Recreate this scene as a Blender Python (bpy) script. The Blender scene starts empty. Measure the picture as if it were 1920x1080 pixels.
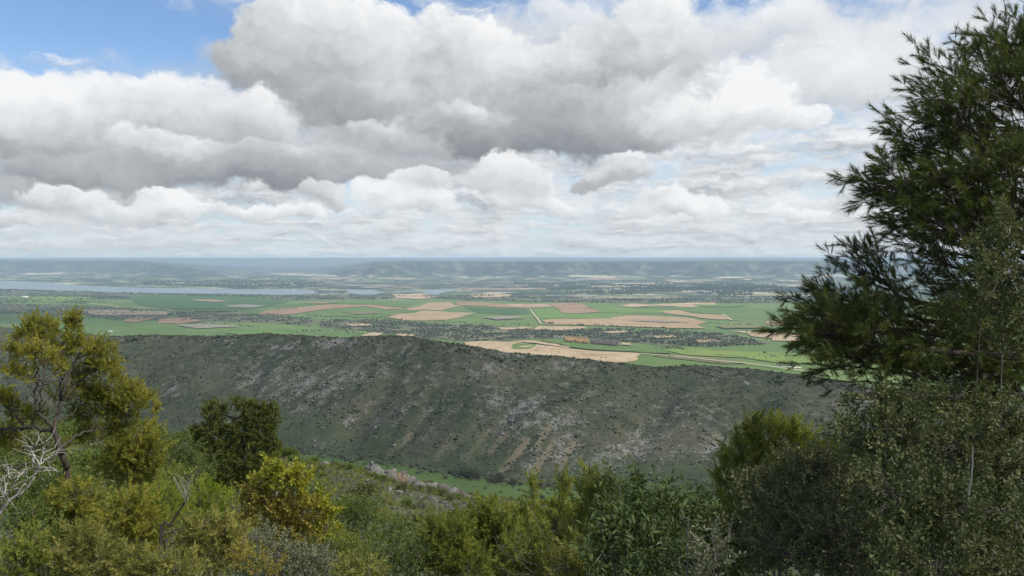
import bpy, bmesh, math, random
import numpy as np
from mathutils import Vector, Matrix

SC = bpy.context.scene
COL = SC.collection
R = math.radians

# ------------------------------------------------------------------ camera
F_PX = 1478.0                      # focal length in pixels of a 1920 wide frame
PITCH = math.atan(55.0 / F_PX)     # the camera looks a little down: horizon at row 485 of 1080
cam_data = bpy.data.cameras.new('camera')
cam = bpy.data.objects.new('camera', cam_data)
COL.objects.link(cam)
cam.location = (0, 0, 0)
cam.rotation_euler = (math.pi / 2 - PITCH, 0, 0)
cam_data.sensor_width = 36.0
cam_data.lens = 36.0 * F_PX / 1920.0
cam_data.clip_start = 0.1
cam_data.clip_end = 300000.0
SC.camera = cam

# ------------------------------------------------------------------ exposure
SC.view_settings.view_transform = 'Standard'
SC.view_settings.look = 'None'
SC.view_settings.exposure = 0.0
SC.view_settings.gamma = 1.0
SC.view_settings.use_curve_mapping = False
SC.render.engine = 'CYCLES'
SC.cycles.max_bounces = 8
SC.cycles.diffuse_bounces = 3
SC.cycles.glossy_bounces = 2
SC.cycles.transmission_bounces = 4
SC.cycles.transparent_max_bounces = 16
SC.cycles.volume_bounces = 2
SC.cycles.use_denoising = True

# ------------------------------------------------------------------ sun
SUN_EL, SUN_AZ = 52.0, 118.0       # degrees; azimuth clockwise from the view direction (+Y): right and a little behind
sun_data = bpy.data.lights.new('sun', 'SUN')
sun_data.energy = 5.0
sun_data.angle = R(0.53)
sun_data.color = (1.0, 0.955, 0.88)
sun = bpy.data.objects.new('sun', sun_data)
COL.objects.link(sun)
_sd = Vector((math.sin(R(SUN_AZ)) * math.cos(R(SUN_EL)), math.cos(R(SUN_AZ)) * math.cos(R(SUN_EL)), math.sin(R(SUN_EL))))
SUN_DIR = _sd
sun.rotation_euler = _sd.to_track_quat('Z', 'Y').to_euler()
sun.location = (0, 0, 100)

# ------------------------------------------------------------------ sky: Nishita air with procedural cumulus
class X:
    """a socket (or number) with arithmetic that lays down Math nodes"""
    nt = None
    def __init__(s, v): s.v = v
    def _m(s, op, *a, clamp=False):
        n = X.nt.nodes.new('ShaderNodeMath'); n.operation = op; n.use_clamp = clamp
        for i, q in enumerate((s,) + a):
            q = q.v if isinstance(q, X) else q
            if isinstance(q, (int, float)): n.inputs[i].default_value = q
            else: X.nt.links.new(q, n.inputs[i])
        return X(n.outputs[0])
    def __add__(s, o): return s._m('ADD', o)
    __radd__ = __add__
    def __sub__(s, o): return s._m('SUBTRACT', o)
    def __rsub__(s, o): return X(o)._m('SUBTRACT', s)
    def __mul__(s, o): return s._m('MULTIPLY', o)
    __rmul__ = __mul__
    def __truediv__(s, o): return s._m('DIVIDE', o)
    def __rtruediv__(s, o): return X(o)._m('DIVIDE', s)
    def max(s, o): return s._m('MAXIMUM', o)
    def min(s, o): return s._m('MINIMUM', o)
    def clamp(s): return s._m('ADD', 0.0, clamp=True)
    def f(s, op, *a): return s._m(op, *a)
    def smooth(s, a, b):
        n = X.nt.nodes.new('ShaderNodeMapRange'); n.interpolation_type = 'SMOOTHSTEP'
        X.nt.links.new(s.v, n.inputs[0]); n.inputs[1].default_value = a; n.inputs[2].default_value = b
        return X(n.outputs[0])

def xyz(x, y, z=0.0):
    n = X.nt.nodes.new('ShaderNodeCombineXYZ')
    for i, q in enumerate((x, y, z)):
        if isinstance(q, X): X.nt.links.new(q.v, n.inputs[i])
        else: n.inputs[i].default_value = q
    return n.outputs[0]

def vmath(op, *a):
    n = X.nt.nodes.new('ShaderNodeVectorMath'); n.operation = op
    for i, q in enumerate(a):
        if isinstance(q, (tuple, list)): n.inputs[i].default_value = q
        elif isinstance(q, (int, float)): n.inputs['Scale'].default_value = q
        elif q is not None: X.nt.links.new(q, n.inputs[i])
    return n.outputs['Value'] if op in ('DOT_PRODUCT', 'LENGTH', 'DISTANCE') else n.outputs['Vector']

def vscale(vec, fac):
    n = X.nt.nodes.new('ShaderNodeVectorMath'); n.operation = 'SCALE'
    X.nt.links.new(vec, n.inputs[0]); X.nt.links.new(fac.v, n.inputs['Scale'])
    return n.outputs['Vector']

def noise(vec, scale, detail=6.0, rough=0.55, lac=2.0, dist=0.0, color=False):
    n = X.nt.nodes.new('ShaderNodeTexNoise'); n.noise_dimensions = '2D'
    X.nt.links.new(vec, n.inputs['Vector'])
    n.inputs['Scale'].default_value = scale; n.inputs['Detail'].default_value = detail
    n.inputs['Roughness'].default_value = rough; n.inputs['Lacunarity'].default_value = lac
    n.inputs['Distortion'].default_value = dist
    return n.outputs['Color'] if color else X(n.outputs[0])

def mixc(fac, a, b):
    n = X.nt.nodes.new('ShaderNodeMix'); n.data_type = 'RGBA'
    for sock, q in ((n.inputs[0], fac), (n.inputs[6], a), (n.inputs[7], b)):
        if isinstance(q, X): q = q.v
        if isinstance(q, (int, float)): sock.default_value = q
        elif isinstance(q, tuple): sock.default_value = (*q, 1.0) if len(q) == 3 else q
        else: X.nt.links.new(q, sock)
    return n.outputs[2]

def azel(px, py):
    v = Vector((( px - 960) / F_PX, 1.0, (540 - py) / F_PX))
    c, s = math.cos(PITCH), math.sin(PITCH)
    d = Vector((v.x, c * v.y + s * v.z, -s * v.y + c * v.z)).normalized()
    return math.atan2(d.x, d.y), math.asin(d.z)

world = bpy.data.worlds.new('World')
SC.world = world
world.use_nodes = True
world.cycles.sampling_method = 'NONE'
nt = world.node_tree
nt.nodes.clear()
X.nt = nt
w_out = nt.nodes.new('ShaderNodeOutputWorld')
w_bg = nt.nodes.new('ShaderNodeBackground')
w_bg.inputs['Strength'].default_value = 0.1
sky = nt.nodes.new('ShaderNodeTexSky')
sky.sky_type = 'NISHITA'
sky.sun_disc = False
sky.sun_elevation = R(SUN_EL)
sky.sun_rotation = R(SUN_AZ)
sky.altitude = 900.0
sky.air_density = 1.0
sky.dust_density = 0.6
sky.ozone_density = 2.5
tc = nt.nodes.new('ShaderNodeTexCoord')
sep = nt.nodes.new('ShaderNodeSeparateXYZ')
nt.links.new(tc.outputs['Generated'], sep.inputs[0])
dx, dy, dz = (X(o) for o in sep.outputs)
az = dx.f('ARCTAN2', dy)
el = dz.max(0.0).f('ARCSINE')

# cumulus seen from this hill, in layers from the back to the front. Each heap: column, row, half width, half height
# (pixels of a 1920 wide frame), density, how much light comes through it
HEAPS = [
    # broad grey sheet at the back
    [(720, 190, 440, 120, 0.9, 0.64), (1020, 190, 360, 115, 0.9, 0.60), (300, 292, 460, 62, 0.9, 0.62), (40, 300, 260, 80, 0.8, 0.66), (620, 300, 300, 55, 0.8, 0.60),
     (1290, 180, 130, 100, 0.8, 0.72), (1040, 55, 150, 75, 0.6, 0.80), (1430, 50, 150, 62, 0.5, 0.84), (1560, 150, 130, 60, 0.4, 0.84), (-500, 160, 420, 150, 1.0, 0.66), (2500, 120, 420, 150, 1.0, 0.66)],
    # the towers of the middle heap
    [(540, 120, 125, 115, 1.0, 0.62), (680, 95, 110, 95, 1.0, 0.84), (610, 60, 70, 50, 0.7, 0.80), (850, 105, 95, 75, 0.9, 0.74), (960, 120, 100, 65, 0.9, 0.76),
     (1235, 70, 100, 100, 0.9, 0.82), (1150, 120, 95, 85, 1.0, 0.64), (1060, 130, 60, 60, 0.7, 0.80), (770, 170, 200, 70, 0.8, 0.66), (-300, 90, 160, 110, 1.0, 0.74), (2250, 80, 170, 120, 1.0, 0.74)],
    # the left heap and the dark bases
    [(30, 205, 140, 62, 1.05, 0.98), (160, 212, 110, 48, 0.8, 0.92), (300, 196, 105, 58, 1.0, 0.82), (430, 215, 120, 56, 0.95, 0.82), (350, 235, 170, 45, 0.8, 0.66),
     (1000, 238, 250, 58, 1.05, 0.45), (1160, 215, 150, 70, 0.9, 0.52), (700, 195, 150, 50, 0.8, 0.52), (110, 262, 200, 30, 0.7, 0.58), (870, 262, 120, 40, 0.9, 0.42),
     (1210, 240, 110, 52, 0.9, 0.70)],
    # fronts that catch the light, and what hangs under the heaps
    [(215, 268, 50, 30, 0.8, 0.86), (320, 275, 60, 32, 0.8, 0.84), (450, 300, 250, 34, 0.85, 0.54), (380, 318, 240, 22, 0.9, 0.42), (180, 325, 190, 30, 0.7, 0.56), (600, 310, 160, 34, 0.85, 0.48),
     (720, 250, 110, 34, 0.7, 0.66), (780, 280, 80, 26, 0.7, 0.60), (1290, 225, 80, 56, 0.8, 0.82), (620, 340, 130, 26, 0.7, 0.50), (860, 215, 120, 36, 0.6, 0.64)],
    # the lit heap left of the pine and the low heaps
    [(1385, 175, 78, 68, 1.05, 0.97), (1430, 205, 90, 45, 0.95, 0.92), (1340, 212, 60, 40, 0.8, 0.88), (1500, 222, 60, 22, 0.6, 0.82), (1170, 322, 60, 32, 1.0, 0.74), (1120, 338, 40, 16, 0.7, 0.66),
     (750, 368, 88, 34, 1.05, 0.96), (830, 385, 60, 22, 0.8, 0.84), (935, 322, 72, 38, 0.95, 0.84), (980, 350, 60, 26, 0.7, 0.74), (800, 345, 60, 22, 0.6, 0.62), (590, 360, 60, 26, 0.7, 0.70),
     (350, 384, 66, 26, 0.85, 0.94), (510, 398, 90, 22, 0.8, 0.92), (240, 392, 90, 22, 0.7, 0.80), (120, 375, 90, 26, 0.6, 0.74), (1010, 378, 110, 22, 0.8, 0.88), (1290, 392, 110, 22, 0.8, 0.90),
     (1490, 406, 60, 16, 0.8, 0.95), (1240, 372, 60, 16, 0.6, 0.84), (60, 412, 120, 16, 0.6, 0.78), (300, 362, 40, 16, 0.6, 0.80)],
    # low ragged rows far off
    [(180, 428, 130, 13, 0.8, 0.84), (430, 432, 120, 12, 0.8, 0.80), (700, 425, 130, 13, 0.8, 0.86), (960, 428, 140, 12, 0.8, 0.82), (1190, 422, 110, 13, 0.8, 0.86), (1400, 436, 110, 11, 0.8, 0.84), (560, 447, 150, 8, 0.8, 0.86), (880, 450, 170, 8, 0.8, 0.84), (1250, 450, 150, 8, 0.8, 0.86), (260, 452, 150, 8, 0.8, 0.84)],
]
# clear windows between the clouds
GAPS = [(130, 60, 300, 95, 0.85), (330, 120, 120, 40, 0.6), (640, 5, 60, 26, 0.7), (1400, 90, 90, 60, 0.25), (1560, 120, 60, 40, 0.4), (1450, 290, 220, 50, 0.4),
        (1690, 10, 80, 28, 0.6), (1080, 60, 36, 40, 0.5), (700, 330, 160, 30, 0.3)]

def heap_field(P, rows):
    """how deep P lies in the nearest heaps, and the light they let through there (darker at the foot, brighter at the top)"""
    S = V = None
    for (px, py, rx, ry, am, br) in rows:
        a, e = azel(px, py)
        g = math.sqrt(0.5 + 0.5 * am)
        ix, iy = F_PX / (rx * g), F_PX / (ry * g)
        q = vmath('MULTIPLY_ADD', P, (ix, iy, 0.0), (-a * ix, -e * iy, br - 0.66))
        w = X(0.2)._m('POWER', X(vmath('DOT_PRODUCT', q, q)))
        S = w if S is None else S + w
        V = vscale(q, w) if V is None else vmath('ADD', vscale(q, w), V)
    S = S + 1e-6
    return (S.f('LOGARITHM', 5.0) + 1.0).max(-0.8), X(vmath('DOT_PRODUCT', V, (0.10, 0.26, 1.0))) / S + 0.66

def field_soft(P, rows):
    acc = None
    for (px, py, rx, ry, am) in rows:
        a, e = azel(px, py)
        ix, iy = F_PX / rx, F_PX / ry
        q = vmath('MULTIPLY_ADD', P, (ix, iy, 0.0), (-a * ix, -e * iy, 0.0))
        g = (X(vmath('DOT_PRODUCT', q, q)) * -1.1).f('EXPONENT') * am
        acc = g if acc is None else acc + g
    return acc

P0 = xyz(az, el)
warp = vmath('SUBTRACT', noise(xyz(az * 1.0, el * 1.25), 9.0, 3.0, 0.55, color=True), (0.5, 0.5, 0.5))
warp2 = vmath('SUBTRACT', noise(xyz(az, el * 1.3, 3.0), 34.0, 5.0, 0.62, color=True), (0.5, 0.5, 0.5))
PW = vmath('ADD', vmath('ADD', P0, vmath('MULTIPLY', warp, (0.075, 0.05, 0.0))), vmath('MULTIPLY', warp2, (0.026, 0.02, 0.0)))
PQ = vmath('ADD', P0, vmath('ADD', vmath('MULTIPLY', warp, (0.045, 0.03, 0.0)), vmath('MULTIPLY', warp2, (0.012, 0.010, 0.0))))
PT = vmath('MULTIPLY', PQ, (1.0, 1.3, 1.0))
PT2 = vmath('MULTIPLY', PQ, (1.7, 2.6, 1.0))      # the far heaps look smaller

def puffs(P):
    n1 = noise(P, 14.0, 7.0, 0.58)
    bill = 1.0 - (noise(P, 30.0, 5.0, 0.6) * 2.0 - 1.0).f('ABSOLUTE')
    return (n1 - 0.5) * 1.7 + (bill - 0.72) * 0.42

n0 = puffs(PT)
n1_ = puffs(vmath('ADD', PT, (0.009, 0.027, 0.0)))
n0f = puffs(PT2)
embf = (n0f - puffs(vmath('ADD', PT2, (0.009, 0.027, 0.0)))).min(0.9).max(-0.7)
emb = (n0 - n1_).min(0.9).max(-0.7)
fine = noise(PT, 46.0, 5.0, 0.62) - 0.5
soft = noise(PT, 8.0, 4.0, 0.5) - 0.5
heaps = []
for k, rows in enumerate(HEAPS):
    c0, inner = heap_field(PW, rows)
    d0 = c0 + (n0 if k < 4 else n0f)
    wid = (1.0, 0.46, 0.62, 0.75, 0.58, 1.5)[k]
    mask = d0.smooth(-0.02, wid) * (0.85, 1.0, 0.95, 0.9, 0.92, 0.7)[k]
    L = (inner + (emb if k < 4 else embf) * (0.08, 0.15, 0.12, 0.12, 0.13, 0.08)[k] + fine * 0.16 + soft * 0.18 + (-0.03, -0.045, -0.035, -0.03, 0.0, 0.0)[k]).min(1.0).max(0.2)
    heaps.append((mask, L))

# flat rows of cumulus that close up towards the horizon
gap = field_soft(P0, GAPS)
def rows_of(sx, sy, zz):
    P = vmath('ADD', xyz(az * sx, el * sy, zz), vmath('MULTIPLY', warp2, (0.5, 0.5, 0.0)))
    Q = vmath('ADD', P, (0.10, 0.34, 0.0))
    a = noise(P, 1.0, 7.0, 0.6); b = noise(Q, 1.0, 5.0, 0.6)
    return a, (0.72 + (a - b) * 1.25 + (noise(P, 5.0, 5.0, 0.6) - 0.5) * 0.25).min(0.98).max(0.42)
rA, lA = rows_of(9.0, 34.0, 0.0)
rB, lB = rows_of(16.0, 95.0, 4.0)
near_h = el.smooth(0.075, 0.04)
m_rowA = (rA - gap * 0.2 + el.smooth(0.24, 0.10) * 0.12 - el.smooth(0.17, 0.30) * 0.10).smooth(0.46, 0.66) * (1.0 - near_h * 0.5) * 0.9
m_rowB = (rB + 0.02).smooth(0.40, 0.58) * near_h * 0.9

# a thin high veil, thicker to the right, drawn out in streaks
PV = vmath('ADD', xyz(az * 1.0 + el * 0.8, el * 1.5 - az * 0.25, 7.0), vmath('MULTIPLY', warp, (0.10, 0.10, 0.0)))
veil = noise(PV, 6.5, 9.0, 0.6, dist=0.3)
m_veil = ((veil + az.min(0.6).max(-0.6) * 0.36 - 0.12 * gap).smooth(0.36, 0.72) * 0.95)
lum_veil = 0.90 + (noise(PV, 9.0, 7.0, 0.6) - 0.5) * 0.45

tone = lambda L, a, b: mixc(L, a, b)
K = 10.0                       # the Background runs at 0.1
def cloud_tint(L):
    n = nt.nodes.new('ShaderNodeValToRGB')
    cr = n.color_ramp
    cr.elements[0].position = 0.0; cr.elements[0].color = (0.16, 0.175, 0.195, 1)
    cr.elements[1].position = 1.0; cr.elements[1].color = (0.93, 0.94, 0.95, 1)
    for p, c in ((0.3, (0.30, 0.32, 0.345)), (0.55, (0.475, 0.50, 0.52)), (0.8, (0.74, 0.765, 0.785))):
        e_ = cr.elements.new(p); e_.color = (*c, 1)
    nt.links.new(L.v, n.inputs[0])
    return vmath('MULTIPLY', n.outputs[0], (K, K, K))

air = vmath('MULTIPLY', sky.outputs[0], (1.28, 1.46, 1.60))
nt.links.new(vmath('MAXIMUM', tc.outputs['Generated'], (-2.0, -2.0, 0.004)), sky.inputs[0]) if len(sky.inputs) else None
pale = el.smooth(0.27, 0.04) * 0.62 + 0.06
air = mixc(pale, air, (0.60 * K, 0.70 * K, 0.78 * K))
c = mixc(m_veil, air, cloud_tint(lum_veil))
c = mixc(m_rowB, c, cloud_tint(lB))
c = mixc(m_rowA, c, cloud_tint(lA))
for mask, L in heaps:
    c = mixc(mask, c, cloud_tint(L))
# the air thickens into a pale band along the horizon
band = el.smooth(0.07, 0.0) * 0.35
c = mixc(band, c, (0.60 * K, 0.67 * K, 0.73 * K))
nt.links.new(c, w_bg.inputs['Color'])
nt.links.new(w_bg.outputs[0], w_out.inputs['Surface'])
# ------------------------------------------------------------------ numbers: noise, view rays, ground height
rng = np.random.default_rng(11)
random.seed(11)
_perm = np.random.default_rng(5).permutation(512)
_grad = np.random.default_rng(6).uniform(0, 2 * np.pi, 512)

def gnoise(x, y):
    xi = np.floor(x).astype(np.int64); yi = np.floor(y).astype(np.int64)
    xf = x - xi; yf = y - yi
    def g(ix, iy, fx, fy):
        a = _grad[_perm[(_perm[ix & 511] + iy) & 511]]
        return np.cos(a) * fx + np.sin(a) * fy
    u = xf * xf * xf * (xf * (xf * 6 - 15) + 10); v = yf * yf * yf * (yf * (yf * 6 - 15) + 10)
    a = g(xi, yi, xf, yf); b = g(xi + 1, yi, xf - 1, yf); c = g(xi, yi + 1, xf, yf - 1); d = g(xi + 1, yi + 1, xf - 1, yf - 1)
    return (a + u * (b - a)) * (1 - v) + (c + u * (d - c)) * v

def fbm(x, y, oct=5, rough=0.5):
    s = 0.0; a = 1.0; t = 0.0
    for k in range(oct):
        s = s + a * gnoise(x * 2 ** k + 17.3 * k, y * 2 ** k - 9.1 * k); t += a; a *= rough
    return s / t * 1.6

def ridged(x, y, oct=4, rough=0.5):
    s = 0.0; a = 1.0; t = 0.0
    for k in range(oct):
        s = s + a * (1 - np.abs(gnoise(x * 2 ** k + 7.3 * k, y * 2 ** k - 3.1 * k)) * 2.2); t += a; a *= rough
    return s / t

def sstep(a, b, x):
    t = np.clip((x - a) / (b - a), 0, 1)
    return t * t * (3 - 2 * t)

def sl(py):
    """height per metre of depth along the ray through row py"""
    return np.tan(np.arctan((540.0 - np.asarray(py, float)) / F_PX) - PITCH)

def knots(k):
    k = np.array(k, float)
    return lambda p: np.interp(p, k[:, 0], k[:, 1])

K_SPUR = knots([(-600, 770), (-200, 790), (0, 800), (150, 808), (330, 822), (470, 842), (560, 866), (640, 875), (700, 885), (790, 906), (870, 926), (1000, 944), (1150, 956), (1300, 962), (1920, 1000), (2500, 1010)])
K_FOOT = knots([(-600, 775), (-200, 785), (0, 795), (330, 822), (560, 846), (693, 862), (817, 881), (896, 895), (1000, 907), (1100, 917), (1300, 926), (1500, 930), (1920, 935), (2500, 940)])
K_CREST = knots([(-600, 600), (-200, 606), (0, 614), (100, 626), (210, 634), (290, 631), (400, 634), (500, 629), (560, 632), (640, 637), (700, 634), (760, 634), (800, 641), (880, 653), (960, 667), (1060, 675), (1130, 684),
                 (1230, 696), (1300, 692), (1400, 699), (1520, 714), (1640, 738), (1760, 752), (1920, 765), (2500, 790)])
Z_VALLEY = -250.0
Z_PLAIN = -350.0
Z_LAKE = -362.0

def height(x, y):
    x = np.asarray(x, float); y = np.asarray(y, float)
    ys = np.maximum(y, 12.0)
    px = 960 + F_PX * np.clip(x / ys, -1.2, 1.2)
    # the slope below the viewpoint, down to its own skyline
    y_spur = 92.0
    z_spur = y_spur * sl(K_SPUR(px))
    yf = Z_VALLEY / sl(K_FOOT(px))
    yv = yf - 170.0
    crest = K_CREST(px)
    yc = yf + 330.0 + 40 * np.sin(px / 170.0)
    zc = yc * sl(crest)
    t = np.clip(y / y_spur, -0.5, 1)
    near = -1.75 + (z_spur + 1.75) * (1.32 * t - 0.32 * t * t)
    near = np.where(y < 0, -1.75 + 14.0 * (1 - np.exp(np.minimum(y, 0) / 120.0)), near)
    bump = 0.5 * fbm(x / 9.0, y / 9.0, 4) * sstep(2, 12, np.hypot(x, y)) + 1.1 * fbm(x / 31.0, y / 31.0, 3) * sstep(15, 45, y) * (1 - sstep(70, 95, y))
    down = z_spur + (Z_VALLEY - z_spur) * np.clip((y - y_spur) / (yv - y_spur), 0, 1)
    down = down + 6 * fbm(x / 90.0, y / 90.0, 4) * sstep(160, 260, y) * (1 - sstep(yv - 120, yv, y))
    z = np.where(y < y_spur, near + bump, down + bump * (1 - sstep(92, 130, y)))
    # the ridge across the valley
    tt = np.clip((y - yf) / (yc - yf), 0, 1)
    prof = 0.92 * tt + 0.16 * tt * tt - 0.08 * tt ** 3
    across = (x - 0.62 * (y - 900)) / 150.0
    gul = (ridged(across, (y - 900) / 520.0 + 3.3, 4) - 0.62) * 15 + fbm(x / 55.0, y / 55.0, 4) * 4.5
    gul = gul + 2.2 * fbm(x / 16.0, y / 16.0, 3)
    for a_, b_, w_, dp in ((640, 775, 24, 20), (205, 300, 26, 14), (1150, 1275, 34, 18), (430, 520, 18, 10), (905, 985, 18, 9), (1360, 1450, 22, 14), (760, 850, 14, 8)):
        gul = gul - 0.62 * dp * np.exp(-((px + 6 * np.sin(tt * 9 + a_) - a_ - (b_ - a_) * tt) / w_) ** 2)
    face = Z_VALLEY + (zc - Z_VALLEY) * prof + gul * np.sin(np.pi * np.clip(tt, 0, 1)) ** 0.7 * (tt > 0)
    top = 1.6 * fbm(x / 22.0, y / 22.0 + 5, 3) * sstep(0.6, 1.0, tt)
    z = np.where(y > yf, face + top, z)
    # behind the crest down to the plain
    far = sstep(0, 1, np.clip((y - yc) / 800.0, 0, 1))
    und = fbm(x / 900.0 + 3, y / 700.0, 3) * 15 * sstep(2100, 3200, y) * (1 - sstep(6200, 7600, y))
    plain = Z_PLAIN + (Z_LAKE - Z_PLAIN) * sstep(5200, 7600, y) + und
    z = np.where(y > yc, zc + top * (1 - far) + (plain - zc) * far, z)
    # beyond the reservoir: low hills, then the tableland
    low = fbm(x / 1500.0 + 9, y / 900.0, 4) * 34 * sstep(11500, 13200, y) + 18 * sstep(12000, 14000, y)
    fr = fbm(x / 2600.0, y / 9000.0 + 2, 4)
    gx = ridged(x / 1500.0 + 4, y / 3000.0, 4)
    y_ft = 14300 + 1500 * fr + 900 * (gx - 0.6) + 1500 * (1 - sstep(200, 330, px)) + 700 * sstep(1150, 1450, px)
    y_tp = y_ft + 1500 + 2400 * (1 - sstep(200, 400, px)) + 500 * (gx - 0.6)
    row_top = np.interp(px, [-600, 0, 200, 330, 440, 660, 700, 760, 900, 1100, 1200, 1400, 1600, 1920, 2600], [489, 489, 489.5, 491, 494, 494, 491.5, 490.5, 491, 491, 490.5, 489.5, 490.5, 491, 491])
    z_tp = 17500 * sl(row_top) + 6 * fbm(x / 700.0, y / 700.0, 3)
    am = np.maximum(1 - sstep(230, 480, px), sstep(585, 720, px))
    tm = np.clip((y - y_ft) / (y_tp - y_ft), 0, 1)
    mesa = (z_tp - Z_LAKE) * (0.35 * sstep(0, 1, tm) + 0.65 * sstep(0.35, 1, tm)) * am + ((gx - 0.6) * 60 + fbm(x / 420.0, y / 500.0, 4) * 22) * np.sin(np.pi * tm) * am
    back = sstep(29000, 36000, y) * (36000 * sl(484.6 + 0.8 * fbm(x / 9000.0, y / 20000.0, 4)) - Z_LAKE) * (1 - am)
    back = back + am * sstep(33000, 37000, y) * np.maximum(36500 * sl(483.3 + 1.6 * fbm(x / 7000.0 + 2, y / 30000.0, 4)) - z_tp, 0)
    mid = (1 - am) * sstep(15000, 24000, y) * (60 + 60 * fbm(x / 3000.0, y / 2500.0, 4))
    z = np.where(y > 9000, z + low * (1 - tm * am) + mesa + np.maximum(back, mid), z)
    return z

def ray(px, py):
    px = np.asarray(px, float); py = np.asarray(py, float)
    u = (px - 960) / F_PX; v = (540 - py) / F_PX
    c, s = math.cos(PITCH), math.sin(PITCH)
    ry = c + s * v; rz = -s + c * v
    return u / ry, rz / ry            # x and z per metre of depth y

_YS = np.concatenate([np.linspace(4, 120, 240), np.geomspace(121, 45000, 2600)])
def hit(px, py, y_min=4.0):
    """where the view through a pixel of the photograph meets the ground"""
    kx, kz = ray(np.atleast_1d(px), np.atleast_1d(py))
    ys = _YS[_YS >= y_min]
    X_ = kx[:, None] * ys[None]; Zr = kz[:, None] * ys[None]
    below = height(X_, np.broadcast_to(ys[None], X_.shape)) >= Zr
    i = np.argmax(below, axis=1); i = np.where(below.any(axis=1), i, len(ys) - 1)
    lo = ys[np.maximum(i - 1, 0)]; hi = ys[i]
    for _ in range(12):
        m = (lo + hi) / 2
        b = height(kx * m, m) >= kz * m
        hi = np.where(b, m, hi); lo = np.where(b, lo, m)
    return np.stack([kx * hi, hi, height(kx * hi, hi)], 1)

def at(px, py, y):
    """the point at depth y behind a pixel"""
    kx, kz = ray(px, py)
    return Vector((float(kx) * y, y, float(kz) * y))

# ------------------------------------------------------------------ objects
def link_mesh(name, verts, faces, mats, parent=None, smooth=False, mat_idx=None, attrs=None):
    """one mesh object from numpy verts (n,3) and faces (m,3|4)"""
    me = bpy.data.meshes.new(name)
    verts = np.asarray(verts, np.float32); faces = np.asarray(faces, np.int32)
    n, k = faces.shape
    me.vertices.add(len(verts)); me.vertices.foreach_set('co', verts.ravel())
    me.loops.add(n * k); me.loops.foreach_set('vertex_index', faces.ravel())
    me.polygons.add(n); me.polygons.foreach_set('loop_start', np.arange(0, n * k, k, dtype=np.int32))
    if smooth: me.polygons.foreach_set('use_smooth', np.ones(n, bool))
    for m in (mats if isinstance(mats, (list, tuple)) else [mats]):
        if m: me.materials.append(m)
    if mat_idx is not None: me.polygons.foreach_set('material_index', np.asarray(mat_idx, np.int32))
    for an, av in (attrs or {}).items():
        at_ = me.attributes.new(an, 'FLOAT', 'POINT'); at_.data.foreach_set('value', np.asarray(av, np.float32))
    me.update(calc_edges=True)
    o = bpy.data.objects.new(name, me); COL.objects.link(o)
    if parent is not None: o.parent = parent
    return o

def tag(o, label=None, cat=None, group=None, kind=None):
    if label: o['label'] = label
    if cat: o['category'] = cat
    if group: o['group'] = group
    if kind: o['kind'] = kind
    return o

def thing(name, loc, label, cat, group=None, rz=0.0):
    o = bpy.data.objects.new(name, None); COL.objects.link(o)
    o.location = loc; o.rotation_euler = (0, 0, rz); o.empty_display_size = 0.2
    return tag(o, label, cat, group)

def copy_thing(src, loc, rz=0.0, scale=1.0, label=None, group=None):
    r = src.copy(); COL.objects.link(r)
    r.location = loc; r.rotation_euler = (0, 0, rz); r.scale = (scale, scale, scale) if isinstance(scale, (int, float)) else scale
    if label: r['label'] = label
    if group: r['group'] = group
    for ch in list(src.children):
        c = ch.copy(); COL.objects.link(c); c.parent = r
        for g in list(ch.children):
            d = g.copy(); COL.objects.link(d); d.parent = c
    return r

# ------------------------------------------------------------------ materials
def new_mat(name):
    m = bpy.data.materials.new(name); m.use_nodes = True
    X.nt = m.node_tree
    b = m.node_tree.nodes['Principled BSDF']
    b.inputs['Roughness'].default_value = 0.9
    b.inputs['Specular IOR Level'].default_value = 0.15
    return m, m.node_tree, b

def n3(vec, scale, detail=4.0, rough=0.55, color=False):
    n = X.nt.nodes.new('ShaderNodeTexNoise'); n.noise_dimensions = '3D'
    X.nt.links.new(vec, n.inputs['Vector'])
    n.inputs['Scale'].default_value = scale; n.inputs['Detail'].default_value = detail; n.inputs['Roughness'].default_value = rough
    return n.outputs['Color'] if color else X(n.outputs[0])

def position():
    return X.nt.nodes.new('ShaderNodeNewGeometry').outputs['Position']

def attr(name):
    n = X.nt.nodes.new('ShaderNodeAttribute'); n.attribute_name = name
    return X(n.outputs['Fac'])

def bump(b, hgt, dist, strength=1.0):
    n = X.nt.nodes.new('ShaderNodeBump'); n.inputs['Distance'].default_value = dist; n.inputs['Strength'].default_value = strength
    X.nt.links.new(hgt.v, n.inputs['Height']); X.nt.links.new(n.outputs[0], b.inputs['Normal'])

def col_in(b, c):
    X.nt.links.new(c, b.inputs['Base Color'])
# ------------------------------------------------------------------ the ground, one sheet out to the horizon
m_ground, nt_, b_ = new_mat('ground')
pos = position()
sp = nt_.nodes.new('ShaderNodeSeparateXYZ'); nt_.links.new(pos, sp.inputs[0])
gx_, gy_ = X(sp.outputs[0]), X(sp.outputs[1])
rock = attr('rock'); turf = attr('turf'); mesa_a = attr('slope_wood_shade')
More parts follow.
